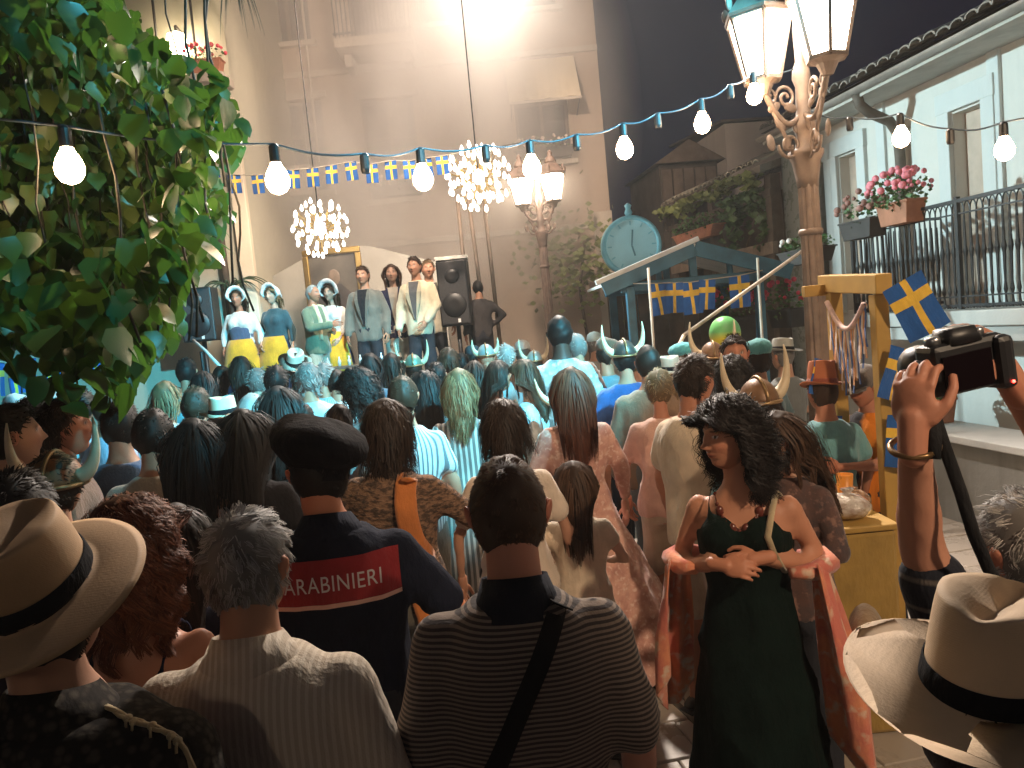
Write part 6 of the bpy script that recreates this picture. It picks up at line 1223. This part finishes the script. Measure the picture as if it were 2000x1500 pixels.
# ------------------------------------------------------------------ people on the stage
APR = fabric((.66, .34, .02), name='yellow_apron'); NVS = fabric((.02, .035, .08), name='navy_skirt'); LIN = fabric((.70, .68, .64), name='white_blouse')
Z1 = 1.025
def costume(row, yaw, lab, bodice, sk, hd, arms, hy=0, bs=1.0):
    p, M, s = person(*row, yaw, lab, 'f', z0=Z1, skin=sk, hairdo=hd, top=dict(k='long', sl=1.55, m=LIN if bodice[1] else fabric(bodice[0]), off=.018, hem=1.0), bottom=dict(k='skirt', m=NVS, hem=.16, r=.33), arms=arms, near=1, group=ST, hy=hy, headres=(72, 56), hat=lambda p, M: bonnet(p, M, s_=bs))
    if bodice[1]: b = MB(); b.loft([ring(z, rx, ry) for z, rx, ry in ((1.0, .152, .125), (1.08, .142, .115), (1.2, .158, .135), (1.24, .15, .13))]); b.V = [v * s for v in b.V]; mk('bodice', b, fabric(bodice[0]), p, True)
    b = MB(); a = np.linspace(.35, math.pi - .35, 15); rg_ = [np.concatenate([np.stack([np.cos(a) * r_, np.sin(a) * r_ * .9 + o_, np.full(15, z)], 1) for o_, q_ in ((.02, 0), (.008, 1))][:1] + [np.stack([np.cos(a[::-1]) * (r_ - .01), np.sin(a[::-1]) * (r_ - .01) * .9 + .01, np.full(15, z)], 1)]) for r_, z in ((.17, 1.07), (.225, .95), (.27, .75), (.31, .52))]
    b.loft(rg_); b.V = [v * s for v in b.V]; mk('apron', b, APR, p, True); return p
costume((-3.389, 9.900, 1.666), 176, 'leftmost stage woman in white bonnet, white blouse and yellow apron', ((.06, .09, .16), True), RUD, LO(BRN, .25), ('down', 'down'))
costume((-2.943, 9.900, 1.663), 160, 'stage woman in white bonnet, dark teal jacket and yellow apron', ((.02, .07, .09), False), LIGHT, LO(BLD, .2), ('down', 'low'))
costume((-2.302, 10.300, 1.649), 168, 'stage woman in wide white bonnet beside the green-jacket man', ((.55, .52, .48), True), LIGHT, LO(BRN, .35), ('low', 'down'), 0, 1.2)
gm, gM, gS = person(-2.360, 9.600, 1.613, -112, 'balding man in green jacket with pale scarf on the stage', 'm', z0=Z1, skin=RUD, near=1, hairdo=SH(WHT, .015, line='recede'), top=jac((.12, .17, .11)), bottom=dict(k='trousers', m=fabric((.40, .36, .28))), arms=('front', ((.28, .12, 1.16), (.16, .36, 1.18))), group=ST, headres=(72, 56))
b = MB(); b.tube([(-.09, .12, 1.02), (-.075, .135, 1.25), (-.08, .08, 1.43), (0, -.07, 1.475), (.08, .08, 1.43), (.075, .135, 1.25), (.09, .12, 1.0)], .024, 8, sx=1.4); b.V = [v * gS for v in b.V]; mk('scarf', b, fabric((.70, .62, .40)), gm, True)
def suit(row, yaw, lab, jc, sc_, sex, sk, hd, arms, bot=TRD, hp=0):
    p, M, s = person(*row, yaw, lab, sex, z0=Z1, skin=sk, near=1, hairdo=hd, top=jac(jc), bottom=bot, arms=arms, group=ST, hp=hp, headres=(72, 56), build=.9)
    b = MB(); zz = np.linspace(1.0, 1.44, 8); L = []; Rr = []
    for z in zz: w_ = np.interp(z, (1.0, 1.15, 1.44), (.012, .03, .065)); yv = np.interp(z, (1.0, 1.2, 1.33, 1.44), (.142, .150, .142, .085)); L.append((-w_, yv, z)); Rr.append((w_, yv, z))
    b.loft([np.array([l, r_, (r_[0], r_[1] - .02, r_[2]), (l[0], l[1] - .02, l[2])]) for l, r_ in zip(L, Rr)]); b.V = [v * s for v in b.V]; mk('shirt_front', b, fabric(sc_), p)
    for sg_ in (-1, 1):
        b = MB(); Q = []
        for z in zz: w_ = np.interp(z, (1.0, 1.15, 1.44), (.012, .03, .065)); yv = np.interp(z, (1.0, 1.2, 1.33, 1.44), (.142, .150, .142, .085)); e_ = np.interp(z, (1.0, 1.30, 1.44), (.004, .05, .02)); Q.append(np.array([(sg_ * w_, yv + .004, z), (sg_ * (w_ + e_), yv - .004, z), (sg_ * (w_ + e_), yv - .012, z), (sg_ * w_, yv - .012, z)]))
        b.loft(Q); b.V = [v * s for v in b.V]; mk('lapel', b, fabric(sc(jc, .75)), p)
    return p
suit((-1.782, 10.000, 1.822), 170, 'man in grey blazer and black shirt at stage centre', (.15, .135, .11), (.015, .015, .018), 'm', TAN, SH(BRN, .03), ('down', 'down'))
suit((-1.440, 10.200, 1.831), 184, 'woman with long brown hair in navy jacket on the stage', (.02, .022, .05), (.24, .21, .17), 'f', LIGHT, LO(BRN, .34), ('low', 'low'), dict(k='trousers', m=fabric((.36, .32, .26))))
suit((-1.085, 9.800, 1.858), 165, 'tall man in cream jacket over grey shirt on the stage', (.62, .54, .38), (.08, .08, .085), 'm', TAN, SH(BRN, .03), ('low', 'down'))
suit((-0.987, 10.500, 1.867), 190, 'man half hidden behind the cream jacket with fair hair', (.50, .46, .36), (.3, .3, .3), 'm', TAN, SH(BLD, .03), ('down', 'down'))
person(-0.341, 10.600, 1.535, 10, 'dark figure with hand on hip behind the right loudspeaker', 'm', z0=Z1, skin=TAN, hairdo=SH(BLK, .02), top=lng((.05, .045, .045)), bottom=TRD, arms=('down', 'akimbo'), group=ST)
flush()

# ================================================================== details laid on finished clothes
def bvh_of(root, nm):
    o = next(c for c in root.children if c.name.split('.')[0] == nm); m = o.data; return BVHTree.FromPolygons([v.co for v in m.vertices], [p.vertices[:] for p in m.polygons])
def on_back(bv, x, z, off=.003, y0=-.6):
    h = bv.ray_cast(Vector((x, y0, z)), Vector((0, 1, 0)))[0]; return np.array([x, (h.y if h else -.12) - off, z])
def patch(bv, f, nx, nz, off, thick=.002):
    V = [on_back(bv, *f(i / nx, j / nz), off) for j in range(nz + 1) for i in range(nx + 1)]
    return V, [(j * (nx + 1) + i, j * (nx + 1) + i + 1, (j + 1) * (nx + 1) + i + 1, (j + 1) * (nx + 1) + i) for j in range(nz) for i in range(nx)]
bv = bvh_of(carab, 'shirt')
zb = 1.275 * cS; bandw = .190; bh = .115
q = MB(); q.add(*patch(bv, lambda u, v: (-bandw + 2 * bandw * u, zb + bh * v), 30, 8, .004)); mk('red_band', q, fabric((.30, .015, .02), name='red_band_cloth'), carab, True)
q = MB(); q.add(*patch(bv, lambda u, v: (-bandw + 2 * bandw * u, zb - .012 + .012 * v), 30, 1, .005)); mk('pale_piping', q, fabric((.75, .45, .35), name='reflective_piping'), carab, True)
cu = bpy.data.curves.new('lettering', 'FONT'); cu.body = 'CARABINIERI'; cu.size = .062; cu.align_x = 'CENTER'; cu.space_character = 1.08; to = bpy.data.objects.new('lettering', cu); COL.objects.link(to)
bpy.context.view_layer.update(); dg = bpy.context.evaluated_depsgraph_get(); tmesh = bpy.data.meshes.new_from_object(to.evaluated_get(dg)); bpy.data.objects.remove(to)
bmx = bmesh.new(); bmx.from_mesh(tmesh); bmesh.ops.subdivide_edges(bmx, edges=bmx.edges[:], cuts=1); bmx.to_mesh(tmesh); bmx.free()
V = mverts(tmesh); V2 = np.array([on_back(bv, v[0] * .76, zb + .034 + v[1] * .95, .0065) for v in V]); tmesh.vertices.foreach_set('co', V2.ravel()); tmesh.materials.append(paint('white_print', (.62, .58, .56), .7, .1, 20, 0)); tmesh.update(); link(bpy.data.objects.new('lettering', tmesh), carab)
# cross-body strap of the striped polo man
bv = bvh_of(polo, 'shirt'); bag = empty('crossbody_bag', tuple(polo.location), 0, 'black cross-body strap running over the striped polo back', 'bag')
V = []; nS = 40
for i in range(nS + 1):
    t = i / nS; x = .088 * pS - .30 * pS * t; z = 1.455 * pS - .58 * pS * t
    for o_ in (-.019, .019): V.append(on_back(bv, x + o_ * .88, z + o_ * -.45, .005))
q = MB(); q.add(V, [(2 * i, 2 * i + 1, 2 * i + 3, 2 * i + 2) for i in range(nS)]); o = mk('strap', q, fabric((.008, .008, .009), name='black_webbing'), bag, True); m = o.modifiers.new('t', 'SOLIDIFY'); m.thickness = .003; m.offset = 1
q = MB(); q.box((-.26, -.05, .84 * pS), (.10, .16, .18)); mk('pouch', q, fabric((.012, .012, .013), name='black_pouch'), bag, bevel=.02)
# rope fringe on the jacket shoulder of the straw-hat man
bv = bvh_of(hatman, 'jacket'); hs = hatman.location
def on_top(bv, x, y, off): h = bv.ray_cast(Vector((x, y, 2.2)), Vector((0, 0, -1)))[0]; return np.array([x, y, (h.z if h else 1.4) + off])
q = MB(); pts = [on_top(bv, .078 + .0105 * i, -.03 - .0015 * i, .004 + .002 * math.sin(i * .9)) for i in range(17)]; q.tube(pts, .0042, 6); q.tube([p_ + [0, .006 * math.sin(i * 1.1), .003 * math.cos(i * 1.1)] for i, p_ in enumerate(pts)], .0032, 6)
for i in (5, 6, 9, 12, 13): q.ell(pts[i], (.007, .008, .006)); q.tube([pts[i], pts[i] + [.003, -.010, .0], pts[i] + [.004, -.014, -.012]], .0022, 5)
mk('cord_trim', q, fabric((.40, .30, .16), name='jute_cord'), hatman, True)
# orange scarf end hanging down the knitted jacket
bv = bvh_of(kw, 'shirt'); q = MB(); q.add(*patch(bv, lambda u, v: (.062 + .075 * u + .05 * (1 - v) ** 2, .78 + (1.43 * kS - .78) * v), 6, 24, .012)); o = mk('scarf', q, fabric((.50, .16, .035), name='orange_scarf'), kw, True); m = o.modifiers.new('t', 'SOLIDIFY'); m.thickness = .012; m.offset = 1
# the woman in green: shawl, necklace, bag
SHW = floral((.66, .24, .12), (.52, .14, .10), (.60, .42, .30), 16, 'orange_shawl')
for sg_ in (-1, 1):
    b = MB(); nu_, nv_ = 18, 26; P = []
    for j in range(nv_ + 1):
        for i in range(nu_ + 1):
            u = i / nu_; v = j / nv_; a = -1.9 + 3.1 * u; L = (.58 if sg_ > 0 else .78) * (.82 + .18 * math.sin(u * 3 + .5)); rr_ = .052 + (.032 if sg_ > 0 else .085) * min(1, v * 1.8) + .016 * math.sin(u * 15 + v * 2) * min(1, v * 3) + .008 * math.sin(u * 27 - v * 3)
            P.append((sg_ * max(.19 + .02 * v, .215 + .045 * v + rr_ * math.cos(a) * .85), .03 - .05 * v + rr_ * math.sin(a) * 1.15, 1.20 - .05 * math.sin(u * math.pi) - v * L))
    b.add(P, [(j * (nu_ + 1) + i, j * (nu_ + 1) + i + 1, (j + 1) * (nu_ + 1) + i + 1, (j + 1) * (nu_ + 1) + i) for j in range(nv_) for i in range(nu_)])
    b.tube([(sg_ * .15, .10, 1.17), (sg_ * .215, .06, 1.165), (sg_ * .262, -.03, 1.165), (sg_ * .235, -.10, 1.17), (sg_ * .16, -.12, 1.16)], [.018, .03, .034, .032, .02], 9); b.V = [v * lS for v in b.V]; o = mk('shawl', b, SHW, lady, True); m = o.modifiers.new('t', 'SOLIDIFY'); m.thickness = .005
bvb = bvh_of(lady, 'body')
def on_front(bv, x, z, off): h = bv.ray_cast(Vector((x, .8, z)), Vector((0, -1, 0)))[0]; return np.array([x, (h.y if h else .1) + off, z])
BEAD = paint('dark_red_bead', (.12, .03, .02), .25, .3, 20, 0); cpts = []
nk_ = mk('necklace', MB().tube([on_front(bvb, .085 * t * lS, (1.405 - .10 * (1 - t * t)) * lS, .005) for t in np.linspace(-1, 1, 21)], .0025, 5), BEAD, lady, True)
for i in range(17):
    t = -1 + 2 * i / 16; p_ = on_front(bvb, .085 * t * lS, (1.405 - .10 * (1 - t * t)) * lS, .006); r_ = (.012 if i % 4 == 2 else .006) * 1.1; q = MB(); q.ell(p_, (r_, r_ * .7, r_ * 1.4 if i % 4 == 2 else r_), None, 8, 6); mk('bead', q, BEAD, nk_, True)
hb = empty('shoulder_bag', tuple(lady.location), R(ladyY), 'tan shoulder bag on pale strap of the woman in green', 'bag')
bvd = bvh_of(lady, 'dress'); fr_ = [on_front(bvd, -.092 * lS - .012 * i, (1.30 - .045 * i) * lS, .014) for i in range(4)]
q = MB(); q.tube(fr_[::-1] + [np.array(p_) * lS for p_ in ((-.105, .085, 1.375), (-.112, .0, 1.412), (-.125, -.08, 1.36), (-.22, -.11, 1.15), (-.28, -.09, .98))], .0048, 8, sx=2.4); mk('strap', q, fabric((.42, .33, .20), name='pale_strap'), hb, True)
q = MB(); q.ell(np.array((-.36, -.08, .88)) * lS, (.06, .13, .12), None, 18, 12); mk('pouch', q, fabric((.24, .16, .09), name='tan_canvas'), hb, True)
# bracelet of the photographer, camera and strap
CAMC = np.array((0.706, 1.200, 1.818)); cmr = empty('camera', tuple(CAMC), R(phYaw - 4), 'black camera held up above the right foreground', 'camera'); cmr.rotation_euler = (R(0), R(-6), R(phYaw - 4))
q = MB(); q.box((0, 0, 0), (.128, .05, .082)); cb = mk('body', q, BLACK, cmr, bevel=.01)
q = MB(); q.loft([ring(.036, .034, .028, -.005, .0, 12, 4), ring(.060, .026, .022, -.005, 0, 12, 4)]); mk('viewfinder_hump', q, BLACK, cmr, True); q = MB(); q.box((.052, -.008, -.005), (.03, .06, .085)); mk('grip', q, BLACK, cmr, bevel=.01)
q = MB(); q.box((-.012, -.0275, -.006), (.085, .004, .058)); mk('rear_screen', q, paint('camera_screen', (.006, .003, .004), .12, .1, 4, 0), cmr, bevel=.001)
q = MB(); q.lathe([(.034, 0), (.036, .06), (.033, .075)], 20); q.V[0] = q.V[0] @ rotx(-math.pi / 2).T + [-.01, .02, -.004]; mk('lens', q, BLACK, cmr, True)
for xx, rr_ in ((.035, .010), (-.045, .012)): q = MB(); q.lathe([(rr_, .040), (rr_, .050), (rr_ * .8, .052)], 14); q.V[0] += [xx, 0, 0]; mk('dial', q, paint('steel_dial', (.45, .45, .46), .3, .1, 8, 0, .9), cmr, True)
q = MB(); q.ell((.052, -.04, -.036), (.0025,) * 3); mk('signal_light', q, glow('red_signal', (1, .03, .02), 12), cmr, True)
q = MB(); q.tube([(-.066, 0, .02), (-.082, -.02, -.03), (-.080, -.035, -.10), (-.070, -.045, -.18), (-.062, -.05, -.25), (-.045, -.05, -.31), (-.015, -.035, -.36), (.03, 0, -.395), (.09, .05, -.42)], .0036, 8, sx=2.6); q.tube([(-.066, 0, .02), (-.088, -.03, -.05), (-.098, -.045, -.085), (-.11, -.05, -.12)], .0036, 8, sx=2.6); mk('strap', q, fabric((.02, .02, .022), name='camera_strap'), cmr, True)
ph = next(o for o in bpy.data.objects if o.get('label', '').startswith('grey-haired photographer'))
k = phH / 1.728; lw_ = np.array(to_local(*Lw, 1)) * k; le_ = np.array(to_local(*Le, 1)) * k; d_ = nrm(lw_ - le_); c_ = lw_ - d_ * .03; x_, y_, _ = frame(d_)
q = MB(); q.tube([c_ + (x_ * math.cos(t) + y_ * math.sin(t)) * .034 for t in np.linspace(0, 6.283, 22)], .005, 6); mk('bracelet', q, paint('bronze_bracelet', (.25, .15, .07), .35, .2, 10, 0, .8), ph, True)

HAZE_D = 0.0022; SMOKE_D = 1.9
# ================================================================== AIR: festival haze and stage smoke
n = bpy.data.materials.new('haze_air'); n.use_nodes = True; t = n.node_tree; t.nodes.clear(); out = t.nodes.new('ShaderNodeOutputMaterial'); v = t.nodes.new('ShaderNodeVolumePrincipled')
v.inputs['Color'].default_value = (.92, .88, .84, 1); v.inputs['Density'].default_value = HAZE_D; v.inputs['Anisotropy'].default_value = .35; t.links.new(v.outputs[0], out.inputs['Volume'])
b = MB(); b.box((0, 10, 5.6), (64, 64, 13.6)); o = mk('haze', b, n); tag(o, 'thin festival haze filling the whole square', 'haze', kind='stuff')
n = bpy.data.materials.new('stage_smoke'); n.use_nodes = True; t = n.node_tree; t.nodes.clear(); out = t.nodes.new('ShaderNodeOutputMaterial'); v = t.nodes.new('ShaderNodeVolumePrincipled')
tc = t.nodes.new('ShaderNodeTexCoord'); mp = t.nodes.new('ShaderNodeMapping'); mp.inputs['Scale'].default_value = (.55, .55, .28); nz = t.nodes.new('ShaderNodeTexNoise'); nz.inputs['Scale'].default_value = 1.5; nz.inputs['Detail'].default_value = 3
gr = t.nodes.new('ShaderNodeTexGradient'); gr.gradient_type = 'SPHERICAL'; mp2 = t.nodes.new('ShaderNodeMapping'); mp2.inputs['Scale'].default_value = (1 / 3.9, 1 / 2.0, 1 / 5.0)
def mth(op, a, b=None):
    m_ = t.nodes.new('ShaderNodeMath'); m_.operation = op
    for i, x in enumerate((a, b)):
        if x is None: continue
        if hasattr(x, 'is_output'): t.links.new(x, m_.inputs[i])
        else: m_.inputs[i].default_value = x
    return m_.outputs[0]
t.links.new(tc.outputs['Object'], mp.inputs[0]); t.links.new(mp.outputs[0], nz.inputs['Vector']); t.links.new(tc.outputs['Object'], mp2.inputs[0]); t.links.new(mp2.outputs[0], gr.inputs[0])
mr = t.nodes.new('ShaderNodeMapRange'); mr.inputs[1].default_value = .33; mr.inputs[2].default_value = .74; t.links.new(nz.outputs['Fac'], mr.inputs[0])
den = mth('MULTIPLY', mth('MULTIPLY', mr.outputs[0], mth('POWER', gr.outputs['Fac'], .8)), SMOKE_D); t.links.new(den, v.inputs['Density']); v.inputs['Color'].default_value = (.95, .92, .88, 1); v.inputs['Anisotropy'].default_value = .2; t.links.new(v.outputs[0], out.inputs['Volume'])
b = MB(); b.ell((0, 0, 0), (3.9, 2.0, 5.0), None, 28, 18); o = mk('smoke', b, n, None, loc=(-1.5, 12.0, 5.2)); tag(o, 'drifting white stage smoke glowing in front of the rear house', 'smoke', kind='stuff')
